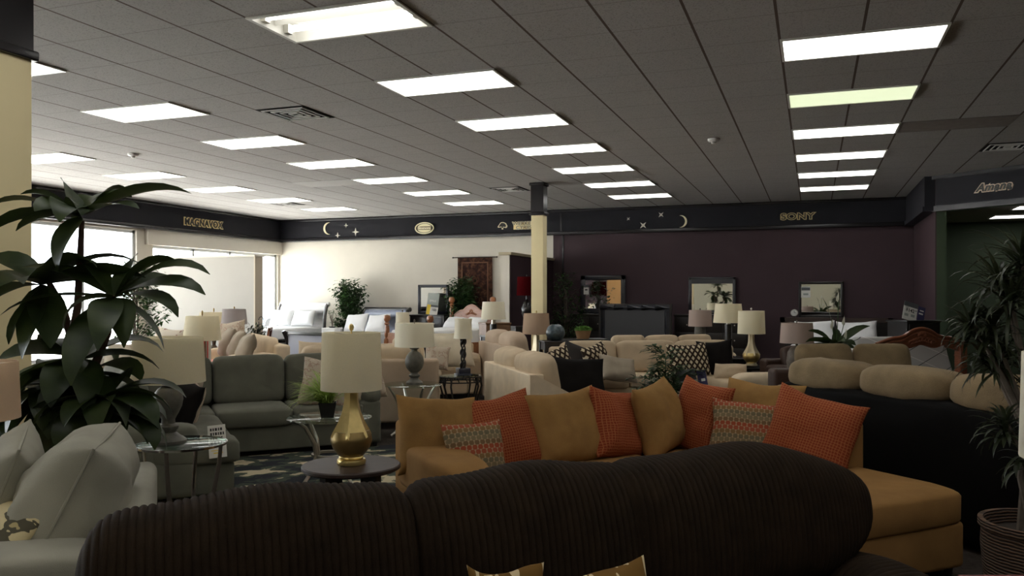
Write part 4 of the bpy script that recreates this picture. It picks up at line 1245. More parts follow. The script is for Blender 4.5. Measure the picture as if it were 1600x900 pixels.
b = MB().box(.42, 1.12, -1.82, -1.56, .06, .46, .05, 3).sq(.40, 1.13, -1.84, -1.54, .34, .60, .5, .7, 30, 16, ax=0); b.build('armrest', BEIGEL, t)
feet(t, [(-1.3, -.35), (-1.3, .42), (1.25, .42), (1.2, -1.7)], .06)
G4 = 'pillows on the long beige sofa'
pillow('throw_pillow', 'large black velvet pillow on the pale loveseat, biggest black one', BLACKF, at(896, 8.8, .62), .72, .52, .18, 14, 26, 4, 'pillows on the pale loveseat')
pillow('throw_pillow', 'brown and cream diamond pillow behind the rolled loveseat cushions', IKAT, at(868, 9.75, .66), .50, .44, .16, 24, 20, -14, 'pillows on the pale loveseat')
pillow('throw_pillow', 'charcoal pillow with pointed corner behind the large black pillow', fabric('charcoal_cloth', (.04, .035, .033), sheen=0), at(904, 10.7, .68), .46, .42, .15, 20, 22, 22, G4)
pillow('throw_pillow', 'brown and cream diamond pillow right of the charcoal pillow', IKAT, at(934, 10.5, .66), .42, .50, .17, 38, 16, -12, G4)
pillow('throw_pillow', 'pale beige pillow with stitched trim lying beside the diamond pillow', GREIGE, at(966, 10.4, .59), .50, .36, .17, 26, 34, 12, G4, welt=BEIGE)
pillow('throw_pillow', 'wide brown and cream diamond pillow behind the palm', IKAT, at(1076, 10.95, .66), .56, .46, .17, 6, 20, -3, G4)
pillow('throw_pillow', 'black pillow next to the diamond pillow at the right of the long sofa', BLACKF, at(1118, 11.15, .67), .48, .50, .18, -12, 18, -4, G4)
pillow('throw_pillow', 'round ended beige bolster beside the right arm of the long sofa', BEIGE, at(1141, 10.6, .52), .40, .24, .22, -20, 20, 0, G4, .0)
# sofa behind
t = sofa('sofa', 'camel beige sofa directly behind the long sofa, only its cushion tops show', W(2.45, 13.15), 10, 2.05, .85, BEIGE, 3, .6, .18, .78, .44, .87, 'LR')
# far left beige sofa
t = sofa('sofa', 'far beige sofa with a row of grey pillows by the partition wall', at(385, 12.6), -62, 1.9, .9, BEIGEL, 2, .66, .2, .80, .46, .90, 'LR')
for u, d, z, lb in ((356, 12.5, .80, 'grey pillow farthest back in the row on the far beige sofa'), (371, 12.1, .78, 'grey pillow middle one of the row on the far beige sofa'), (385, 11.7, .76, 'grey pillow nearest in the row on the far beige sofa')):
    pillow('throw_pillow', lb, GREIGE, at(u, d, z), .50, .48, .22, -66, 20, 0, 'pillows on the far beige sofa')
pillow('throw_pillow', 'brown floral pillow beside the grey drum lamp', FLORAL, at(362, 13.0, .93), .46, .36, .16, -10, 12, -8, 'pillows on the far beige sofa')
b = MB().box(-.15, .15, -.11, .11, 0, .02, .002).box(-.14, .15, -.10, .105, .02, .028)
o = b.build('magazine', PINKP, None, 30, loc=at(335, 11.2, .60)); o.rotation_euler = (RAD(8), 0, .4)
tag(o, 'coral covered magazine on the arm behind the green sectional', 'magazine')
plain_table('end_table', 'pale table holding the coral magazine behind the green sectional', at(335, 11.2), 20, .5, .4, .595, BEIGEL, False)
t = sofa('armchair', 'red armchair with a floral pillow near the windows', at(255, 11.8), -20, .95, .85, REDF, 1, .62, .17, .86, .44, .98, 'LR', cat='armchair')
pillow('throw_pillow', 'pink and green floral pillow on the red armchair', FLORALP, at(262, 11.5, .86), .46, .42, .16, -16, 14, 6, 'pillows on the far beige sofa')
t = sofa('sofa', 'far grey cushioned sofa glimpsed through the dracaena leaves', at(190, 10.2), -30, 1.5, .9, GREIGE, 2, .6, .2, .78, .44, .88, 'LR')

# ================================================================== right: black and taupe sectional
t = thing('sectional_sofa', 'black leather sectional seen from behind with taupe plush cushion tops', 'sofa', W(2.42, 5.38), 115)
# local x away from us, +y towards us/left (outer back)
MB().box(-1.05, .95, -.28, .0, .04, .86, .05, 3).build('outer_back', LEATHER, t)
MB().box(-1.02, .92, -.95, -.26, .05, .34, .03).build('base_frame', LEATHER, t)
for x0, x1 in ((.96, .28), (.30, -.40), (-.38, -1.08)):
    b = MB(); b.T = Matrix.Translation(((x0+x1)/2, -.20, .92)) @ Matrix.Rotation(RAD(4), 4, 'X')
    b.sq(-.36, .36, -.24, .20, -.12, .125, .75, .55, 40, 20, ax=0); b.build('head_cushion', TAUPE, t)
    MB().sq(min(x0, x1)+.02, max(x0, x1)-.02, -.95, -.30, .32, .50, .5, .3, 32, 14).build('seat_cushion', TAUPE, t)
t2 = sofa('loveseat', 'taupe plush loveseat facing us behind the black leather sectional', W(3.32, 7.75), 4, 1.56, .9, LEATHB, 2, .64, .2, .80, .46, 1.04, 'LR', mc=TAUPE, ma=TAUPE, puff=.9)
t2 = sofa('leather_armchair', 'dark brown leather chair with rolled arms behind the mauve lamp', at(1268, 10.4), 10, 1.0, .85, LEATHB, 1, .62, .2, .70, .44, .86, 'LR', cat='armchair')

# ================================================================== BEDS
def bed_box(t, L, w, z0, z1, m, name='mattress'):
    return MB().box(-w/2, w/2, -L, 0, z0, z1, .06, 3).build(name, m, t)
# white sleigh bed
def sleigh(t, w, hh, m, pm, thick=.05, sp=None):
    pr = [(0, .1), (0, hh*.55), (.03, hh*.8), (.09, hh*.94), (.15, hh)]
    b = MB()
    for i in range(len(pr)-1):
        (y0, z0), (y1, z1) = pr[i], pr[i+1]
        b.add([(-w/2, y0, z0), (w/2, y0, z0), (w/2, y1, z1), (-w/2, y1, z1), (-w/2, y0+thick, z0), (w/2, y0+thick, z0), (w/2, y1+thick, z1), (-w/2, y1+thick, z1)],
              [(0, 1, 2, 3), (4, 7, 6, 5), (0, 4, 5, 1), (3, 2, 6, 7), (0, 3, 7, 4), (1, 5, 6, 2)])
    b.build('headboard_panel', pm, t)
    for s in (-1, 1):
        p = MB().tube([(s*w/2, y+thick/2, z) for y, z in [(0, 0)]+pr], .045, 8); p.build('side_post', sp or m, t)
    MB().tube([(-w/2-.04, .19, hh), (w/2+.04, .19, hh)], .055, 12).build('top_roll', m, t)
    MB().box(-w/2, w/2, .06, .10, hh*.78, hh*.80).build('bead_trim', m, t)
X1, _ = on_Y(440, 18.0); X2, _ = on_Y(517, 18.0)
t = thing('sleigh_bed', 'white sleigh bed in the bright corner by the windows', 'bed', ((X1+X2)/2, 17.75, 0), 0, None, True)
sleigh(t, X2-X1-.1, 1.30, WHITEW, WHITEW, sp=GREYW)
b = bed_box(t, 2.1, 1.36, .50, .76, WHITEF); bed_box(t, 2.1, 1.34, .10, .48, GREYW, 'dark_foundation'); bed_box(t, 2.12, 1.40, .44, .52, LEATHER, 'side_rail')
pillow('bed_pillow', 'white pillow on the white sleigh bed, right one', WHITEF, ((X1+X2)/2+.3, 17.45, .97), .62, .42, .2, -20, 22, 0, 'white pillows on the beds', .04)
pillow('bed_pillow', 'white pillow on the white sleigh bed, left one', WHITEF, ((X1+X2)/2-.34, 17.45, .97), .62, .42, .2, -20, 22, 0, 'white pillows on the beds', .04)
# dark sleigh bed
t = thing('sleigh_bed', 'dark sleigh bed with white bedding against the cream wall', 'bed', (-9.72, 17.55, 0), -13, None, True)
sleigh(t, 1.36, 1.19, BLACKW, mat('pale_blue_panel', (.30, .33, .42), .35))
bed_box(t, 2.2, 1.34, .32, .66, WHITEF); bed_box(t, 2.2, 1.36, .16, .34, BLACKW, 'side_rail')
fb = MB()
for s in (-1, 1): fb.tube([(s*.72, -2.22, 0), (s*.72, -2.24, .35), (s*.75, -2.30, .60), (s*.77, -2.36, .74)], .045, 8)
fb.box(-.75, .75, -2.33, -2.27, .66, .73, .01).build('footboard_frame', BLACKW, t)
MB().box(-.70, .70, -2.29, -2.25, .12, .66).build('footboard_panel', mat('painted_reflection_panel', (.36, .36, .42), .4), t)  # pale lilac tone puts the panel's reflection into its colour
for dx, lb in ((-.36, 'white pillow on the dark sleigh bed, left one'), (.30, 'white pillow on the dark sleigh bed, right one')):
    pillow('bed_pillow', lb, WHITEF, (-9.78+dx, 16.98+dx*-.22, .88), .64, .46, .2, -33, 26, -4, 'white pillows on the beds', .04)
# oak post bed
t = thing('poster_bed', 'cherry post bed with carved rose wood headboard beside the divider wall', 'bed', (-7.36, 17.5, 0), -13, None, True)
def post(h, r=.055):
    return [(r*.9, 0), (r, .05), (r, .45), (r*.6, .47), (r*.95, .52), (r*.95, .60), (r*.55, .63), (r*.8, .68), (r*.75, h-.30), (r*.5, h-.22), (r*.85, h-.19), (r*.5, h-.155), (r*.9, h-.12), (r*1.08, h-.07), (r*.85, h-.02), (r*.1, h)]
for x, y, h in ((-.58, 0, 1.50), (.58, 0, 1.50), (-.58, -2.25, 1.12), (.58, -2.25, 1.12)):
    MB().lathe(post(h, .07), 18, (x, y, 0)).build('post', OAK, t)
def arch_top(w, z0, z1, n=40):
    out = []
    for i in range(n+1):
        x = -1+2*i/n; a = abs(x)
        c = 1.0-.30*(a/.42)**2 if a < .42 else .70-.0
        if a >= .42:
            q = (a-.42)/.58
            c = .62+.10*cos(q*pi*1.0) if q < .5 else .62-.5*(q-.5)**1.2
            c = .70-.42*q+.12*sin(q*pi)
        out.append((x*w/2, z0+(z1-z0)*c))
    return out
hp = arch_top(1.08, .90, 1.30)
MB().prism([(-.54, .5)]+hp+[(.54, .5)], -.03, .02).build('headboard', PINKW, t)
MB().tube([(x, -.015, z) for x, z in hp], .024, 8).build('arch_moulding', PINKW, t)
cv_ = MB()
def carve(mb, w, z, y, s=1.0):
    for sx in (-1, 1):
        for k in range(4):
            pts = []
            for i in range(9):
                q = i/8*1.6*pi; rr = (.055-.005*k)*(1-q/(2.2*pi))
                pts.append((sx*(w*(.12+.22*k)+rr*cos(q)*s), y, z-(.012*k)+rr*sin(q)*s*.8))
            mb.tube(pts, .012*s, 6)
    for k in range(5):
        a = pi*(.15+.7*k/4)
        mb.sq(cos(a)*.05*s-.022*s, cos(a)*.05*s+.022*s, y-.014, y+.012, z+.035*s+sin(a)*.05*s-.022*s, z+.035*s+sin(a)*.05*s+.03*s, 1, 1, 10, 6)
carve(cv_, .16, 1.12, -.035, .8); cv_.build('carving', OAK, t)
MB().prism([(-.58, .30), (-.58, .74), (.58, .74), (.58, .30)], -2.28, -2.23).build('footboard', OAK, t)
bed_box(t, 2.2, 1.08, .42, .80, WHITEF)
MB().box(.55, .59, -2.2, 0, .25, .5).box(-.59, -.55, -2.2, 0, .25, .5).build('side_rail', OAK, t)
for dx, lb in ((-.24, 'white pillow on the cherry post bed, left one'), (.30, 'white pillow on the cherry post bed, right one')):
    pillow('bed_pillow', lb, WHITEF, (-7.42+dx, 17.18-dx*.22, .90), .52, .34, .24, -33, 50, 0, 'white pillows on the beds', .03)
# carved oak bed at right
d = 11.0; P = at(1437, d)
t = thing('carved_bed', 'honey oak arched bed with quilted grey mattress at right', 'bed', P, 14)
w = 1.38
arch = [(-.5*w, .90)]
prof_ = []
for i in range(61):
    x = -1+2*i/60; a = abs(x)
    if a < .36: z = 1.075-.10*(a/.36)**2*.9
    elif a < .62: q = (a-.36)/.26; z = .985-.028*sin(q*pi*.5)-.004*sin(q*pi)
    else: q = (a-.62)/.38; z = .955-.075*q**1.2
    prof_.append((x*w/2, z))
bot = []
for i in range(41):
    x = 1-2*i/40; a = abs(x)
    z = .835+.022*cos(a*3*pi) if a < .66 else .835-.022-.05*((a-.66)/.34)**1.5
    bot.append((x*.44*w, z))
MB().prism(prof_+[(w*.5, .72), (w*.44, .72)]+bot+[(-w*.44, .72), (-w*.5, .72)], -.03, .03).build('headboard_rail', CHERRY, t)
for off, r in ((0, .022), (-.052, .015)):
    MB().tube([(x, -.03, z+off) for x, z in prof_], r, 8).build('arch_moulding', CHERRY, t)
c_ = MB(); carve(c_, .21, .925, -.045, 1.05); c_.build('carving', CHERRY, t)
for s in (-1, 1):
    b = MB().box(s*w*.47-.055, s*w*.47+.055, -.06, .05, 0, .845, .008)
    b.build('post', CHERRY, t)
    g = MB()
    for i in range(5): g.box(s*w*.47-.042+i*.019, s*w*.47-.034+i*.019, -.068, -.058, .15, .68)
    g.box(s*w*.47-.062, s*w*.47+.062, -.066, .05, .70, .715).box(s*w*.47-.062, s*w*.47+.062, -.066, .05, .84, .86)
    g.build('fluting', CHERRY, t)
b = MB(); b.T = Matrix.Translation((0, .07, .10)) @ Matrix.Rotation(RAD(-20), 4, 'X'); b.box(-w*.53, w*.53, 0, .2, .05, .92, .05, 3); b.build('quilted_mattress', QUILT, t)
# white bed before the plum wall
t = thing('platform_bed', 'bed with white bedding and black headboard before the plum wall', 'bed', (.36, 15.5, 0), 0, None, True)
MB().box(-.92, .92, -.02, .06, 0, 1.13, .01).build('headboard', BLACKW, t)
hf = MB().box(-.92, -.84, -.04, .0, .4, 1.13).box(.84, .92, -.04, .0, .4, 1.13).box(-.92, .92, -.04, .0, 1.05, 1.13); hf.build('headboard_frame', ESPR, t)
bed_box(t, 2.0, 1.5, .36, .66, WHITEF); bed_box(t, 2.0, 1.48, .06, .36, CREAMF, 'box_spring')
MB().box(-.752, .752, -2.002, -.3, .505, .515).build('piping_band', GREYW, t)
for dx, lb in ((-.34, 'white pillow behind the peace lily, left one of the pair'), (.34, 'white pillow with pointed corner right of the peace lily')):
    pillow('bed_pillow', lb, WHITEF, (.36+dx, 15.28, .86), .66, .46, .22, -20, 18, -2, 'white pillows before the plum wall', .06)
# black bed with faceted frame
t = thing('faceted_bed', 'black headboard with faceted triangle frame and grey centre panel', 'bed', (-3.52, 17.15, 0), 0, None, True)
w = 1.46; hh = 1.33
MB().box(-w/2+.1, w/2-.1, -.03, .0, .1, hh-.12).build('grey_panel', GREYPAN, t)
mb = MB()
fw = .13
n = 5
for i in range(n):
    x0 = -w/2+i*w/n; x1 = x0+w/n
    zc = hh-fw/2; xm = (x0+x1)/2
    mb.add([(x0, -.0, hh-fw), (x1, 0, hh-fw), (x1, 0, hh), (x0, 0, hh), (x0, -.11, zc), (x1, -.005, zc)], [(0, 5, 4), (4, 5, 3), (0, 1, 5), (5, 2, 3), (5, 1, 2)])
for s in (-1, 1):
    for i in range(3):
        z0 = .1+i*(hh-fw-.1)/3; z1 = z0+(hh-fw-.1)/3; xa, xb = s*w/2, s*(w/2-fw)
        mb.add([(xa, 0, z0), (xb, 0, z0), (xb, 0, z1), (xa, 0, z1), ((xa+xb)/2, -.06, z1), ((xa+xb)/2, -.005, z0)], [(0, 5, 4, 3), (5, 1, 2, 4), (3, 4, 2), (0, 1, 5)])
mb.build('faceted_frame', FRAMEB, t, 5)
MB().box(-w/2-.04, w/2+.04, 0, .08, 0, hh+.02).build('back_panel', BLACKW, t)
bed_box(t, 2.0, 1.36, .3, .52, mat('charcoal_bedding', (.05, .05, .052), .9)); bed_box(t, 2.0, 1.38, .06, .3, BLACKW, 'side_rail')

# ================================================================== DRESSERS AND MIRRORS
def dresser(label, x0, x1, y, zt, m, dp=.46, rows=3, cols=3):
    t = thing('dresser', label, 'dresser', ((x0+x1)/2, y, 0), 0, None, True)
    w = x1-x0
    MB().box(-w/2+.02, w/2-.02, -dp+.02, 0, .06, zt-.035).build('case', m, t)
    MB().box(-w/2, w/2, -dp, 0, zt-.035, zt, .006).build('top', m, t)
    MB().box(-w/2+.04, w/2-.04, -dp+.06, -.02, 0, .06).build('plinth', m, t)
    for i in range(cols):
        for j in range(rows):
            a = -w/2+.04+i*(w-.08)/cols; zz = .10+j*(zt-.16)/rows
            dr = MB().box(a+.008, a+(w-.08)/cols-.008, -dp+.005, -dp+.02, zz+.006, zz+(zt-.16)/rows-.006, .003).build('drawer', m, t)
            MB().lathe([(.006, 0), (.014, .012), (.002, .02)], 8).build('knob', NICKEL, dr)
            k = dr.children[0]; k.rotation_euler = (pi/2, 0, 0); k.location = (a+(w-.08)/cols/2, -dp+.006, zz+(zt-.16)/rows/2)
    return t
def mirror(label, u0, u1, v0, v1, Y, fm, fw, zb=None, round_=0.0):
    xa, d = on_Y(u0, Y); xb, d2 = on_Y(u1, Y); dm = (d+d2)/2
    z1, z0 = zof(v0, dm), (zof(v1, dm) if zb is None else zb)
    t = thing('mirror', label, 'mirror', ((xa+xb)/2, Y, z0), 0, None, True)
    w = xb-xa; h = z1-z0
    f = MB()
    for a in ((-w/2, w/2, 0, fw), (-w/2, w/2, h-fw, h)): f.box(a[0], a[1], -.045, 0, a[2], a[3], .012)
    for a in ((-w/2, -w/2+fw), (w/2-fw, w/2)): f.box(a[0], a[1], -.045, 0, 0, h, .012)
    f.build('mirror_frame', fm, t)
    MB().box(-w/2+fw*.8, w/2-fw*.8, -.02, -.012, fw*.8, h-fw*.8).build('mirror_glass', MIRROR, t)
    return t, xa, xb, z0
Yw = 18.36
t, xa, xb, z0 = mirror('black framed mirror on the plum wall behind the faceted headboard', 908, 978, 430, 482, Yw, FRAMEB, .11, 1.12)
dresser('black dresser under the mirror behind the faceted headboard', xa-.15, xb+.15, 18.30, 1.115, BLACKW)
t, xa, xb, z0 = mirror('charcoal framed mirror in the middle of the plum wall', 1076, 1150, 433, 484, Yw, FRAMEB, .07, 1.12)
MB().box((xa-xb)/2+.05, (xb-xa)/2-.05, -.05, -.02, .66, .76).build('top_rail', GREYPAN, t)
dresser('black dresser under the middle mirror on the plum wall', xa-.25, xb+.3, 18.30, 1.115, BLACKW)
t, xa, xb, z0 = mirror('black framed mirror above the white bed on the plum wall', 1248, 1318, 440, 497, Yw, BLACKW, .055, 1.06)
dresser('black dresser under the mirror above the white bed', xa-.22, xb+.2, 18.30, 1.055, BLACKW)
xm3 = xa
t, xa, xb, z0 = mirror('pewter framed mirror leaning on the black dresser by the cream wall', 654, 702, 445, 491, Yw, PEWTER, .07, 1.07)
dresser('black dresser under the pewter mirror by the cream wall', xa-.0, xb+.1, 18.30, 1.065, BLACKW, .46, 3, 2)
xm4 = xa
# alarm clock
t = thing('clock', 'small round clock standing on the dresser left of the mirror', 'clock', (on_Y(1241, 18.05)[0], 18.05, 1.055), 0, None, True)
MB().box(-.03, .03, -.03, .03, 0, .04).build('stand', BLACKW, t)
b = MB(); b.T = Matrix.Translation((0, 0, .11)) @ Matrix.Rotation(pi/2, 4, 'X'); b.lathe([(.07, -.03), (.078, -.02), (.078, .02), (.07, .03)], 28); b.build('case', NICKEL, t)
b = MB(); b.T = Matrix.Translation((0, 0, .11)) @ Matrix.Rotation(pi/2, 4, 'X'); b.lathe([(.064, .031), (.064, .034)], 28); f = b.build('dial', PAPER, t)
MB().box(-.004, .004, -.038, -.034, .11, .155).box(0, .035, -.038, -.034, .107, .113).build('hands', INK, f)
# tall dark chest at right with price sign
d = 13.0; P = at(1424, d)
t = thing('chest', 'tall dark chest with a price sign on top by the plum side wall', 'chest', P, 14)
zt = zof(500, d)
MB().box(-.26, .34, -.22, .22, .05, zt-.03).build('case', BLACKW, t); MB().box(-.28, .36, -.24, .24, zt-.03, zt, .006).build('top', BLACKW, t); MB().box(-.28, .34, -.2, .2, 0, .05).build('plinth', BLACKW, t)
for j in range(4): MB().box(-.23, .31, -.235, -.22, .10+j*.25, .33+j*.25, .003).build('drawer', BLACKW, t)
def price_sign(label, pos, ang, w, h, price, head, m2=None, lean=-14, skew=0, brand=None):
    t = thing('price_sign', label, 'price sign', pos, ang, 'price signs')
    t.rotation_euler = (RAD(lean), RAD(skew), YAW+RAD(ang))
    MB().box(-w/2, w/2, -.002, .002, 0, h*.78).build('card', PAPER, t)
    MB().box(-w/2, w/2, -.0025, .002, h*.74, h).build('header', head, t)
    text(price, h*.26, INK, t, (-.004, -.003, h*.54), .002, .0005)
    text('99', h*.09, INK, t, (w*.40, -.003, h*.60), .001, .0005)
    text('Queen', h*.075, INK, t, (-w*.25, -.003, h*.70), .0, .0005)
    MB().box(-w*.38, -w*.1, -.003, -.002, h*.2, h*.34).box(w*.08, w*.36, -.003, -.002, h*.22, h*.36).build('small_print', PAPERG, t)
    if brand: text(brand, h*.10, PAPER, t, (w*.2, -.004, h*.87), .0, .0005)
    if m2:
        b = MB().box(w/2+.012, w/2+w*.55, -.002, .002, h*.10, h*.93).build('side_card', m2, t)
        MB().box(w/2+.03, w/2+w*.42, -.003, -.002, h*.5, h*.58).box(w/2+.04, w/2+w*.45, -.003, -.002, h*.68, h*.74).build('side_print', PAPER, b)
    return t
price_sign('price sign reading 142 on the tall dark chest', at(1420, 12.85, zt), 8, .24, .29, '$142', PAPERD, PAPERN, -10, 16)
d = 7.4
plain_table('coffee_table', 'dark low coffee table behind the corner of the camel sectional', at(1062, d), 10, .9, .5, .46, ESPR)
price_sign('price sign reading 699 beside the palm behind the camel sectional', at(1083, d-.1, .47), -4, .165, .39, '$699', PAPERD, PAPERN, -10, -9, 'Queen' if False else None)
X, dd = on_Y(921, Yw-.03)
t = thing('hanging_price_tag', 'white price tag hung on the mirror behind the faceted headboard', 'tag', (on_Y(916, Yw-.06)[0], Yw-.06, zof(460, dd)), 0, None, True)
MB().box(-.06, .06, -.003, .003, 0, .16).build('card', PAPER, t); MB().box(-.06, .06, -.004, .003, .16, .22).build('header', PAPERD, t); MB().box(-.03, .03, -.005, -.003, .09, .12).build('print', INK, t)
t = thing('hanging_price_tag', 'white price sheet at the left side of the mirror above the white bed', 'tag', (on_Y(1259, Yw-.06)[0], Yw-.06, zof(465, 17.1)), 0, None, True)
MB().box(-.09, .09, -.003, .003, 0, .23).build('card', PAPER, t); MB().box(-.085, .085, -.004, .003, .15, .21).build('header', PAPERD, t); MB().box(-.05, .05, -.005, -.003, .05, .09).build('print', PAPERG, t)
t = thing('price_sign', 'yellow and white price card on the black dresser before the pewter mirror', 'price sign', (on_Y(674, 17.86)[0], 17.86, 1.066), 0, 'price signs', True)
t.rotation_euler = (RAD(-12), RAD(6), 0.1)
MB().box(-.14, -.05, -.003, .003, 0, .24).build('yellow_band', PAPERY, t); MB().box(-.05, .14, -.003, .003, 0, .19).build('card', PAPER, t); MB().box(-.05, .14, -.003, .003, .19, .24).build('header', PAPERD, t)
text('188', .085, INK, t, (.045, -.004, .12), .001, .0005)
t = thing('brochure_board', 'grey green board standing in front of the pewter mirror', 'sign', (on_Y(674, 18.02)[0], 18.02, 1.066), 0, None, True)
t.rotation_euler = (RAD(-8), RAD(4), 0)
MB().box(-.15, .15, -.006, .006, 0, .52).build('board', PAPERG, t); text('SMILE', .07, PAPER, t, (0, -.008, .33), .0, .0005)
# tapestry
xa, d = on_Y(716, Yw); xb, d2 = on_Y(770, Yw)
t = thing('wall_tapestry', 'dark red brown woven tapestry hanging from a rod on the cream wall', 'tapestry', ((xa+xb)/2, Yw-.02, zof(403, 19.9)), 0, None, True)
w = xb-xa
vs = []; fs = []
for j in range(13):
    for i in range(21):
        x = -w/2+w*i/20; z = -j*.115
        vs.append((x, -.012+.010*sin(i*1.3)*(j/12), z))
for j in range(12):
    for i in range(20): fs.append((j*21+i, j*21+i+1, (j+1)*21+i+1, (j+1)*21+i))
vs += [(x, y+.008, z) for x, y, z in vs]; fs += [tuple(q+273 for q in f[::-1]) for f in fs]
MB().add(vs, fs).build('woven_cloth', TAPM, t, 60)
MB().box(-w/2+.10, -w/2+.13, -.025, -.018, -1.3, -.1).box(w/2-.13, w/2-.10, -.025, -.018, -1.3, -.1).box(-w/2+.10, w/2-.10, -.025, -.018, -.13, -.10).build('woven_border', mat('tapestry_border', (.16, .08, .045), .9), t)
MB().tube([(-w/2-.12, -.02, .01), (w/2+.12, -.02, .01)], .012, 8).build('rod', ROD, t)
for s in (-1, 1): MB().lathe([(.005, -.02), (.025, 0), (.005, .02)], 10, (s*(w/2+.12), -.02, .01)).build('rod_finial', ROD, t)

# ================================================================== PLANTS
def dracaena():
    P = at(112, 4.25)
    t = thing('dracaena', 'big broad leaved dracaena before the left cream column', 'plant', P, 0)
    MB().lathe([(.15, 0), (.19, .32), (.18, .33), (.17, .29), (.001, .29)], 28, closed=False).build('pot', POTB, t)
    rr = random.Random(11)
    k = 4.25/F
    def L(u, v, dy=0.0): return ((u-112)*k, dy, zof(v, 4.25))
    stems = [[(0.02, 0, .28), (-.02, .02, .7), L(95, 600, .02), L(118, 480, .02), L(128, 345)],
             [(0, .05, .28), (.05, .06, .8), L(112, 560, .05), L(88, 480, .06), L(70, 430)],
             [(.04, 0, .28), (.06, 0, .8), L(150, 580, -.04), L(180, 520, -.08), L(192, 462, -.1)],
             [(.02, -.05, .28), (.08, -.06, .7), L(150, 640, -.1), L(180, 600, -.15)],
             [(.03, 0, .28), (-.05, -.05, .7), L(100, 610, -.1)]]
    for s in stems:
        MB().tube(s, [.030, .027, .024, .019, .013][:len(s)], 8).build('stem', BARK, t)
    # rosettes: point, then leaves (angle in the picture plane, out-of-plane, length, droop)
    def rosette(p, leaves, w, dense=True):
        mb = MB()
        for (az, el, ln, dr, ww) in leaves:
            mb.leaf(p, RAD(az), RAD(el), ln*1.08*rr.uniform(.88, 1.1), w*ww*1.3, dr*rr.uniform(.8, 1.35), 9, .22, rr.uniform(-.9, .9), .85)
            if dense: mb.leaf((p[0], p[1], p[2]-.06), RAD(az+rr.uniform(15, 40)), RAD(el-rr.uniform(8, 25)), ln*rr.uniform(.85, 1.05), w*ww*1.3, dr*1.1, 9, .22, rr.uniform(-.8, .8), .85)
        mb.build('leaf_rosette', LEAFD, t, 80)
    rosette(L(124, 338), [(155, 62, .24, .4, 1), (185, 22, .43, .9, 1), (200, 40, .30, 1.1, 1), (5, 28, .52, 1.15, 1.05), (-18, 18, .40, .7, 1.0), (20, 45, .30, 1.0, .9), (-80, 22, .30, 1.9, 1.2), (-60, 25, .25, 1.7, 1.1), (-120, 25, .25, 1.6, 1.1), (195, 5, .42, 1.1, .9), (100, 40, .35, 1.2, 1), (60, 50, .3, 1.1, 1), (-95, -40, .30, .9, 1.1), (120, 20, .35, 1.4, 1), (-150, 0, .3, 1.3, 1)], .105, False)
    rosette(L(66, 445), [(180, 20, .40, 1.1, 1), (170, 40, .30, .8, 1), (15, 35, .55, 1.25, 1), (-5, 15, .48, .7, 1), (-20, 40, .38, 1.4, 1), (-75, 20, .33, 1.3, 1.2), (-110, 15, .30, 1.8, 1.1), (-165, -5, .32, 1.4, 1), (90, 45, .3, 1.2, 1), (35, 10, .45, 1.0, .9), (-50, -50, .34, .6, 1.2), (-130, -55, .34, .5, 1.2), (-90, -60, .36, .3, 1.2)], .115, False)
    rosette(L(193, 465, -.1), [(10, 40, .52, 1.6, 1), (0, 22, .44, 1.5, 1), (-12, 8, .40, 1.55, 1), (25, 55, .36, 1.4, .9), (175, 30, .55, .75, 1), (190, 5, .5, .9, .95), (160, 50, .35, 1.0, 1), (-75, -15, .40, 1.3, 1.15), (-100, -35, .46, .9, 1.2), (-55, -20, .38, 1.2, 1.1), (-120, 0, .36, 1.6, 1.1), (80, 60, .28, .6, 1), (110, 30, .4, 1.4, 1), (60, 30, .4, 1.5, 1), (-20, -25, .38, .9, 1)], .10, False)
    rosette(L(140, 560, -.06), [(a, e, l, d_, 1.15) for a, e, l, d_ in ((0, 10, .36, 1.3), (180, 15, .4, 1.2), (-90, -10, .38, 1.4), (-60, -15, .4, 1.3), (-130, -5, .38, 1.3), (200, -10, .36, 1.2), (150, 30, .36, 1.4), (30, 30, .36, 1.5), (90, 20, .36, 1.4), (-105, -45, .42, .7), (-150, -40, .4, .8))], .115)
    rosette(L(185, 615, -.16), [(a, e, l, d_, 1.1) for a, e, l, d_ in ((-5, 12, .40, 1.4), (-25, 5, .36, 1.5), (15, 22, .36, 1.5), (-70, 0, .32, 1.6), (-100, 5, .32, 1.6), (-45, 0, .32, 1.5), (180, 20, .38, 1.3), (165, 35, .36, 1.3), (-140, 5, .34, 1.5), (90, 40, .3, 1.4))], .11)
    rosette(L(85, 600, .0), [(a, e, l, d_, 1.15) for a, e, l, d_ in ((180, 15, .38, 1.5), (-160, 0, .36, 1.5), (-100, -10, .38, 1.4), (-70, -5, .36, 1.5), (0, 20, .34, 1.5), (120, 30, .36, 1.5), (-130, -40, .40, .8), (-80, -50, .42, .6), (200, -35, .38, .8))], .115)
    tg = MB().box(-.010, .010, -.07, -.068, .64, .76); tg.tube([(0, -.069, .76), (-.005, -.05, .82)], .001, 4); tg.build('hang_tag', PAPER, t)
dracaena()

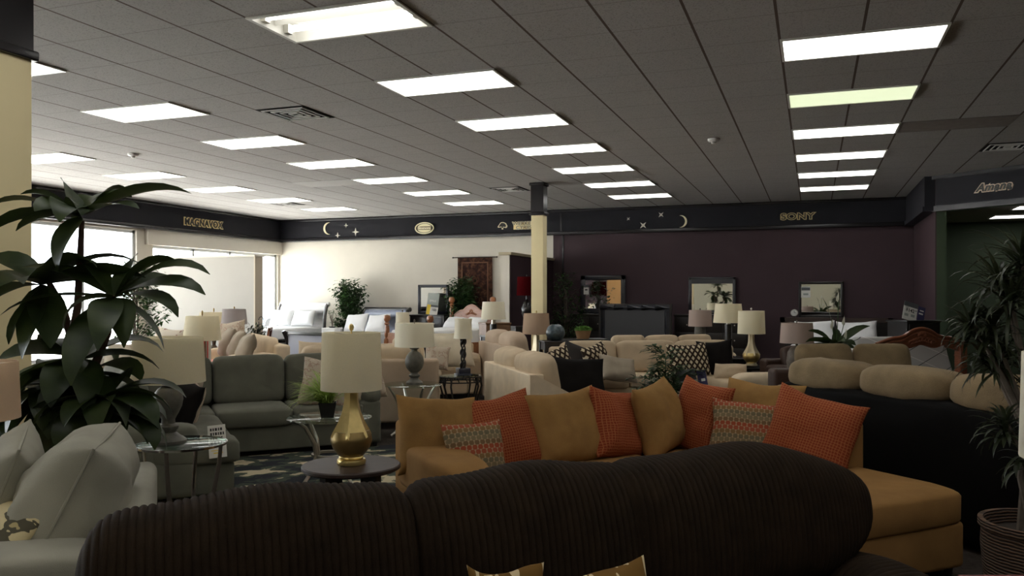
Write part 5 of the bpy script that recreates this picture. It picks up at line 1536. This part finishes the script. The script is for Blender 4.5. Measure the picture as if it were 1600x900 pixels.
def ficus(label, pos, h, rad, z0, nl, seed, pm=TERRA, lsize=.085, m=LEAFF, name='ficus_tree', airy=1.0):
    t = thing(name, label, 'plant', pos, 0, None, True)
    wall = 18.3-pos[1]
    rr = random.Random(seed)
    pot(t, .13, .17, .28, pm)
    MB().lathe([(.15, .235), (.14, .245), (.001, .25)], 18, closed=False).build('soil', SOIL, t)
    tr = MB()
    for k in range(3):
        a = 2*pi*k/3
        pts = [(.03*cos(a+z*4), .03*sin(a+z*4), .22+z*(h*.62)) for z in [i/8 for i in range(9)]]
        tr.tube(pts, [.016-.001*i for i in range(9)], 6)
    br = []
    for i in range(46):
        a = rr.uniform(0, 2*pi); zz = rr.uniform(z0, h*.9)
        q = (zz-z0)/(h-z0); R = rad*(.55+.45*sin(pi*min(1, q*1.05+.12)))*rr.uniform(.6, 1)
        e = (R*cos(a), min(R*sin(a), wall-.04), zz+rr.uniform(.05, .22))
        br.append(((0, 0, max(.4, zz-.25)), e)); tr.tube([(0, 0, max(.4, zz-.25)), (e[0]*.5, e[1]*.5, zz), e], [.006, .004, .002], 4)
    tr.build('trunk', BARKG, t)
    mb = MB()
    for i in range(nl):
        s, e = rr.choice(br); q = rr.uniform(.35, 1.08)
        p = Vector(s).lerp(Vector(e), q)+Vector((rr.gauss(0, .05), rr.gauss(0, .05), rr.gauss(0, .06)))*airy
        if p.z > h: p.z = h-rr.uniform(0, .1)
        if p.y > wall-.12: p.y = wall-.12-rr.uniform(0, .15)
        mb.leaf(p, rr.uniform(0, 2*pi), rr.uniform(-.7, .6), lsize*rr.uniform(.7, 1.3), lsize*.45, rr.uniform(.3, 1.0), 3, .2, 0, .8)
    mb.build('foliage', m, t, 80)
    return t
ficus('airy ficus tree against the bright windows behind the dracaena', at(212, 13.0), 2.06, .56, .75, 1100, 5, POTBL, .10)
ficus('ficus tree between the two sleigh beds on the cream wall', (-10.85, 17.88, 0), 1.98, .42, .65, 2600, 6, TERRA, .115)
ficus('ficus tree in front of the wall tapestry', (-7.82, 17.92, 0), 1.98, .40, .8, 2600, 8, TERRA, .115)
ficus('dim ficus tree in the dark corner right of the cream column', at(884, 17.6), 2.05, .42, .5, 900, 9, TERRA, .09)
# hanging palm behind camel sectional
def palm(label, pos, h, seed, pm):
    t = thing('parlor_palm', label, 'plant', pos, 0)
    rr = random.Random(seed)
    pot(t, .075, .10, .15, pm)
    st = MB(); lf = MB()
    roots = [(0, 0, .13)]
    for x, y, hh in ((.0, .0, h*.72), (-.05, .02, h*.45), (.06, -.02, h*.38)):
        st.tube([(x*.3, y*.3, .12), (x, y, hh*.6), (x*1.2, y, hh)], .005, 5); roots += [(x*1.2, y, hh*.75), (x*1.2, y, hh)]
    for i in range(64):
        ro = roots[i % len(roots)]
        az = rr.uniform(0, 2*pi); el = rr.uniform(.2, 1.3)
        ln = rr.uniform(.17, .30) if ro[2] < h*.5 else rr.uniform(.13, .20)
        p = Vector(ro); pts = [p.copy()]; n = 8
        for k in range(n):
            e = el-1.5*(k/n)**1.6
            p = p+Vector((cos(az)*cos(e), sin(az)*cos(e), sin(e)))*ln/n; pts.append(p.copy())
            if k > 1:
                for s in (-1, 1):
                    lf.leaf(p, az+s*rr.uniform(.6, 1.1), rr.uniform(-.2, .5), rr.uniform(.07, .12), .024, 1.0, 3, .2, 0, .8)
        st.tube(pts, .0025, 4)
    st.build('stems', LEAFP, t); lf.build('fronds', LEAFP, t, 80)
    return t
ct = at(1040, 7.35, .46)
palm('feathery palm in a dark red pot behind the camel sectional corner', ct, .68, 21, POTR)
# peace lily
d = 8.55; P = at(1306, d)
t = thing('plant_stand', 'dark round plant stand behind the taupe cushions', 'stand', P, 0)
MB().lathe([(.15, 0), (.14, .02), (.03, .04), (.03, .80), (.16, .82), (.16, .84)], 24).build('pedestal', BLACKW, t)
t = thing('peace_lily', 'peace lily with white flowers in front of the white pillows', 'plant', (P.x, P.y, .84), 0)
pot(t, .08, .11, .15, POTB)
mb = MB(); fl = MB()
for az, el, ln, w_, dr in ((180, 30, .26, .075, 1.3), (175, 12, .24, .075, 1.0), (200, 35, .22, .07, 1.2), (5, 45, .34, .085, .9), (15, 30, .18, .07, 1.3), (120, 80, .42, .055, .5), (-90, 40, .2, .08, 1.5), (-60, 30, .2, .08, 1.4), (-130, 30, .2, .08, 1.4), (60, 50, .25, .08, 1.2), (150, 50, .26, .075, 1.2), (0, 15, .16, .07, 1.2)):
    mb.leaf((0, 0, .13), RAD(az), RAD(el), ln*1.3, w_*1.3, dr, 7, .15, 1.1, .75)
mb.build('leaves', LEAFD, t, 80)
for x, z in ((.01, .50), (.07, .26), (-.05, .22), (.09, .12)):
    s = MB().tube([(0, 0, .13), (x*.6, -.03, .13+z*.5), (x, -.04, .13+z)], .004, 5).build('flower_stalk', LEAFF, t)
    MB().leaf((x, -.04, .10+z), RAD(-60), RAD(82), .11, .055, -.4, 6, .5, .3, .6).build('white_bract', PETAL, s, 80)
# dracaena marginata, right
P = at(1627, 3.7)
t = thing('dragon_tree', 'spiky dark dragon tree in a wicker basket at the right edge', 'plant', P, 0)
MB().lathe([(.18, 0), (.225, .2), (.24, .38), (.236, .45), (.25, .46), (.25, .49), (.228, .49), (.215, .42), (.001, .41)], 36, closed=False).build('basket', WICKER, t)
MB().lathe([(.214, .42), (.2, .432), (.001, .435)], 24, closed=False).build('soil', SOIL, t)
k = 3.7/F
def L2(u, v, y=0.0): return ((u-1627)*k, y, zof(v, 3.7))
rr = random.Random(4)
heads = [(L2(1592, 425, .15), .25), (L2(1618, 395, .1), .30), (L2(1556, 500, .2), .19), (L2(1590, 510, .2), .25), (L2(1600, 465, .1), .30), (L2(1560, 655, -.05), .17), (L2(1590, 700, -.05), .18), (L2(1645, 430, .1), .3), (L2(1655, 560, .05), .3), (L2(1600, 560, .2), .25), (L2(1575, 545, .2), .17)]
for i, (hp_, ln) in enumerate(heads):
    mid = (max(hp_[0]*.25, -.10)+.03, hp_[1]*.4, .43+(hp_[2]-.43)*.5)
    MB().tube([(rr.uniform(-.07, .07), rr.uniform(-.06, .06), .42), (mid[0]-.02, mid[1], .43+(hp_[2]-.43)*.25), mid, (hp_[0]*.6, hp_[1]*.7, .43+(hp_[2]-.43)*.78), hp_], [.020, .017, .014, .011, .008], 7).build('cane', BARKG, t)
    mb = MB()
    for q in range(60):
        mb.leaf((hp_[0], hp_[1], hp_[2]-rr.uniform(0, .09)), rr.uniform(0, 2*pi), rr.uniform(-.6, 1.4), ln*rr.uniform(.6, 1.05), .018, rr.uniform(.7, 1.9), 7, .3)
    mb.build('leaf_tuft', LEAFM, t, 80)
tg = MB().box(-.17, -.12, -.262, -.259, .24, .28).build('hang_tag', PAPER, t)
# planter with green top, and blue-grey vase, on dark tables behind the long sofa
d = 12.8; zt = zof(529, d)
plain_table('console_table', 'dark console table holding the green topped basket', at(905, d), 12, .80, .36, zt, BLACKW)
P = at(911, d-.02, zt)
t = thing('potted_moss', 'small tan basket with a bright green mossy plant on the dark console', 'plant', P, 12)
MB().lathe([(.085, 0), (.115, .125), (.108, .125), (.10, .10), (.001, .10)], 24, closed=False, sx=1.1).build('basket', TERRA, t)
mb = MB(); rr = random.Random(2)
mb.sq(-.13, .13, -.10, .10, .09, .175, 1, .9, 24, 12)
for i in range(420):
    a = rr.uniform(0, 2*pi); q = sqrt(rr.random()); mb.leaf((.13*q*cos(a), .10*q*sin(a), .115+.055*sqrt(max(0, 1-q*q))), a, rr.uniform(.1, 1.5), .04, .014, 1.2, 3, .2)
mb.build('moss', LEAFT, t, 80)
d = 12.0; zt2 = zof(532, d)
plain_table('console_table', 'black side table under the slate blue vase', at(872, d), 12, .5, .36, zt2, BLACKW)
P = at(868, d, zt2)
t = thing('round_vase', 'slate blue round mottled vase right of the tan lamp', 'vase', P, 0)
MB().lathe([(.06, 0), (.10, .02), (.135, .08), (.14, .12), (.12, .19), (.08, .225), (.05, .235), (.045, .225), (.001, .20)], 32, closed=False).build('vase_body', TEAL, t)
# small bonsai on a nightstand beside the white sleigh bed
X, d = on_Y(519, 16.9)
plain_table('nightstand', 'pale nightstand with a twiggy bonsai beside the white bed', (X, 16.9, 0), -20, .36, .36, zof(512, d), WHITEW)
t = thing('bonsai', 'tiny twiggy bonsai in a dark dish above the gold lamp shade', 'plant', (X, 16.9, zof(512, d)), 0)
MB().lathe([(.06, 0), (.09, .03), (.08, .03), (.001, .02)], 18, closed=False).build('dish', POTB, t)
tr = MB(); lf = MB(); rr = random.Random(8)
for i in range(9):
    a = rr.uniform(0, 2*pi); x, y, z = rr.uniform(.04, .12)*cos(a), rr.uniform(.04, .1)*sin(a), rr.uniform(.2, .42)
    tr.tube([(0, 0, .02), (x*.2, y*.2, .15), (x, y, z)], [.008, .006, .003], 5)
    for j in range(14): lf.leaf((x+rr.gauss(0, .03), y+rr.gauss(0, .03), z+rr.gauss(0, .03)), rr.uniform(0, 6.2), rr.uniform(-.5, 1), .04, .018, .6, 3, .2)
tr.build('trunk', BARKG, t); lf.build('foliage', LEAFF, t, 80)
# small leafy plant between the pillows and the post bed
d = 13.5; P = at(705, d)
t = thing('leafy_plant', 'small leafy plant behind the cream pillow, before the post bed', 'plant', P, 0)
MB().lathe([(.11, 0), (.12, .6), (.001, .6)], 18, closed=False).build('pedestal', TEAK, t)
mb = MB(); rr = random.Random(12)
for i in range(30): mb.leaf((0, 0, .6), rr.uniform(0, 6.28), rr.uniform(.4, 1.4), rr.uniform(.25, .42), .05, 1.2, 5, .2)
mb.build('foliage', LEAFP, t, 80)
# floor basket with dark greenery and leaning picture at the partition end
P = at(401, 15.6)
t = thing('floor_basket', 'tall dark basket of greenery at the end of the partition wall', 'basket', P, 0)
MB().lathe([(.13, 0), (.16, .5), (.17, .62), (.15, .62), (.14, .5), (.001, .45)], 20, closed=False).build('basket', WICKER, t)
mb = MB(); rr = random.Random(14)
for i in range(160): mb.leaf((rr.uniform(-.12, .12), rr.uniform(-.1, .1), rr.uniform(.58, .95)), rr.uniform(0, 6.28), rr.uniform(-.6, 1.2), rr.uniform(.1, .2), .035, 1.2, 4, .2)
mb.build('greenery', LEAFM, t, 80)
hk = MB().tube([(.10+.05*cos(a)*1.0, -.05, 1.03+.09*sin(a)) for a in [pi*i/10-.6 for i in range(12)]], .008, 6); hk.tube([(.06, -.05, .5), (.055, -.05, 1.03)], .008, 6); hk.build('curved_handle', IRON, t)
t = thing('picture_frame', 'brown framed picture leaning against the partition wall end', 'picture', at(408, 15.0), -35)
t.rotation_euler = (RAD(-10), 0, YAW+RAD(-78))
f = MB().box(-.3, .3, -.02, .02, 0, .05).box(-.3, .3, -.02, .02, .90, .95).box(-.3, -.25, -.02, .02, 0, .95).box(.25, .3, -.02, .02, 0, .95); f.build('frame', CHERRY, t)
MB().box(-.26, .26, -.01, .01, .04, .91).build('canvas', mat('dark_red_canvas', (.07, .02, .015), .95, var=.4, vs=5, spec=.05), t)
# parked car outside, far beyond the glass
Y, d = on_X(415, -24)
t = thing('parked_car', 'pale blue parked car outside the far window', 'car', (-24, Y+.5, -.15), 0, None, True)
car = [(-2.1, .35), (-2.1, .8), (-1.9, .9), (-1.2, .98), (-.6, 1.42), (.7, 1.42), (1.3, 1.0), (2.0, .88), (2.1, .6), (2.1, .35)]
b = MB(); b.T = Matrix.Rotation(pi/2, 4, 'Z'); b.prism(car, -.8, .8); b.build('car_body', CARB, t)
b = MB(); b.T = Matrix.Rotation(pi/2, 4, 'Z'); b.prism([(-1.0, 1.0), (-.55, 1.36), (.65, 1.36), (1.1, 1.0)], -.81, .81); b.build('car_windows', FRAMEB, t)
for x in (-1.3, 1.3):
    for y in (-.72, .72):
        b = MB(); b.T = Matrix.Translation((y, x, .33)) @ Matrix.Rotation(pi/2, 4, 'Y'); b.lathe([(.2, -.1), (.33, -.09), (.33, .09), (.2, .1)], 24); b.build('wheel', POTB, t)

# ================================================================== LIGHT
wd = bpy.data.worlds.new('sky'); S.world = wd; wd.use_nodes = True
bg = wd.node_tree.nodes['Background']
bg.inputs['Color'].default_value = (.90, .95, 1, 1); bg.inputs['Strength'].default_value = 7.5
sun = bpy.data.lights.new('sun', 'SUN'); sun.energy = 55; sun.angle = RAD(.6); sun.color = (1, .96, .9)
so = bpy.data.objects.new('sun', sun); COL.objects.link(so); so.rotation_euler = (RAD(-32), RAD(0), 0)

# ================================================================== CAMERA
cam = bpy.data.cameras.new('camera'); co = bpy.data.objects.new('camera', cam); COL.objects.link(co)
cam.sensor_fit = 'HORIZONTAL'; cam.sensor_width = 36; cam.lens = 36*F/1600; cam.shift_y = (V0-450)/1600
cam.clip_start = .05; cam.clip_end = 200
co.location = (0, 0, HC); co.rotation_euler = (pi/2, 0, YAW)
S.camera = co
S.view_settings.view_transform = 'Standard'; S.view_settings.look = 'None'
S.view_settings.exposure = 0.0; S.view_settings.gamma = 1.0; S.view_settings.use_curve_mapping = False
cy = S.cycles
cy.use_denoising = True; cy.max_bounces = 8; cy.diffuse_bounces = 5; cy.transparent_max_bounces = 12
cy.sample_clamp_indirect = 6; cy.caustics_reflective = False; cy.caustics_refractive = False
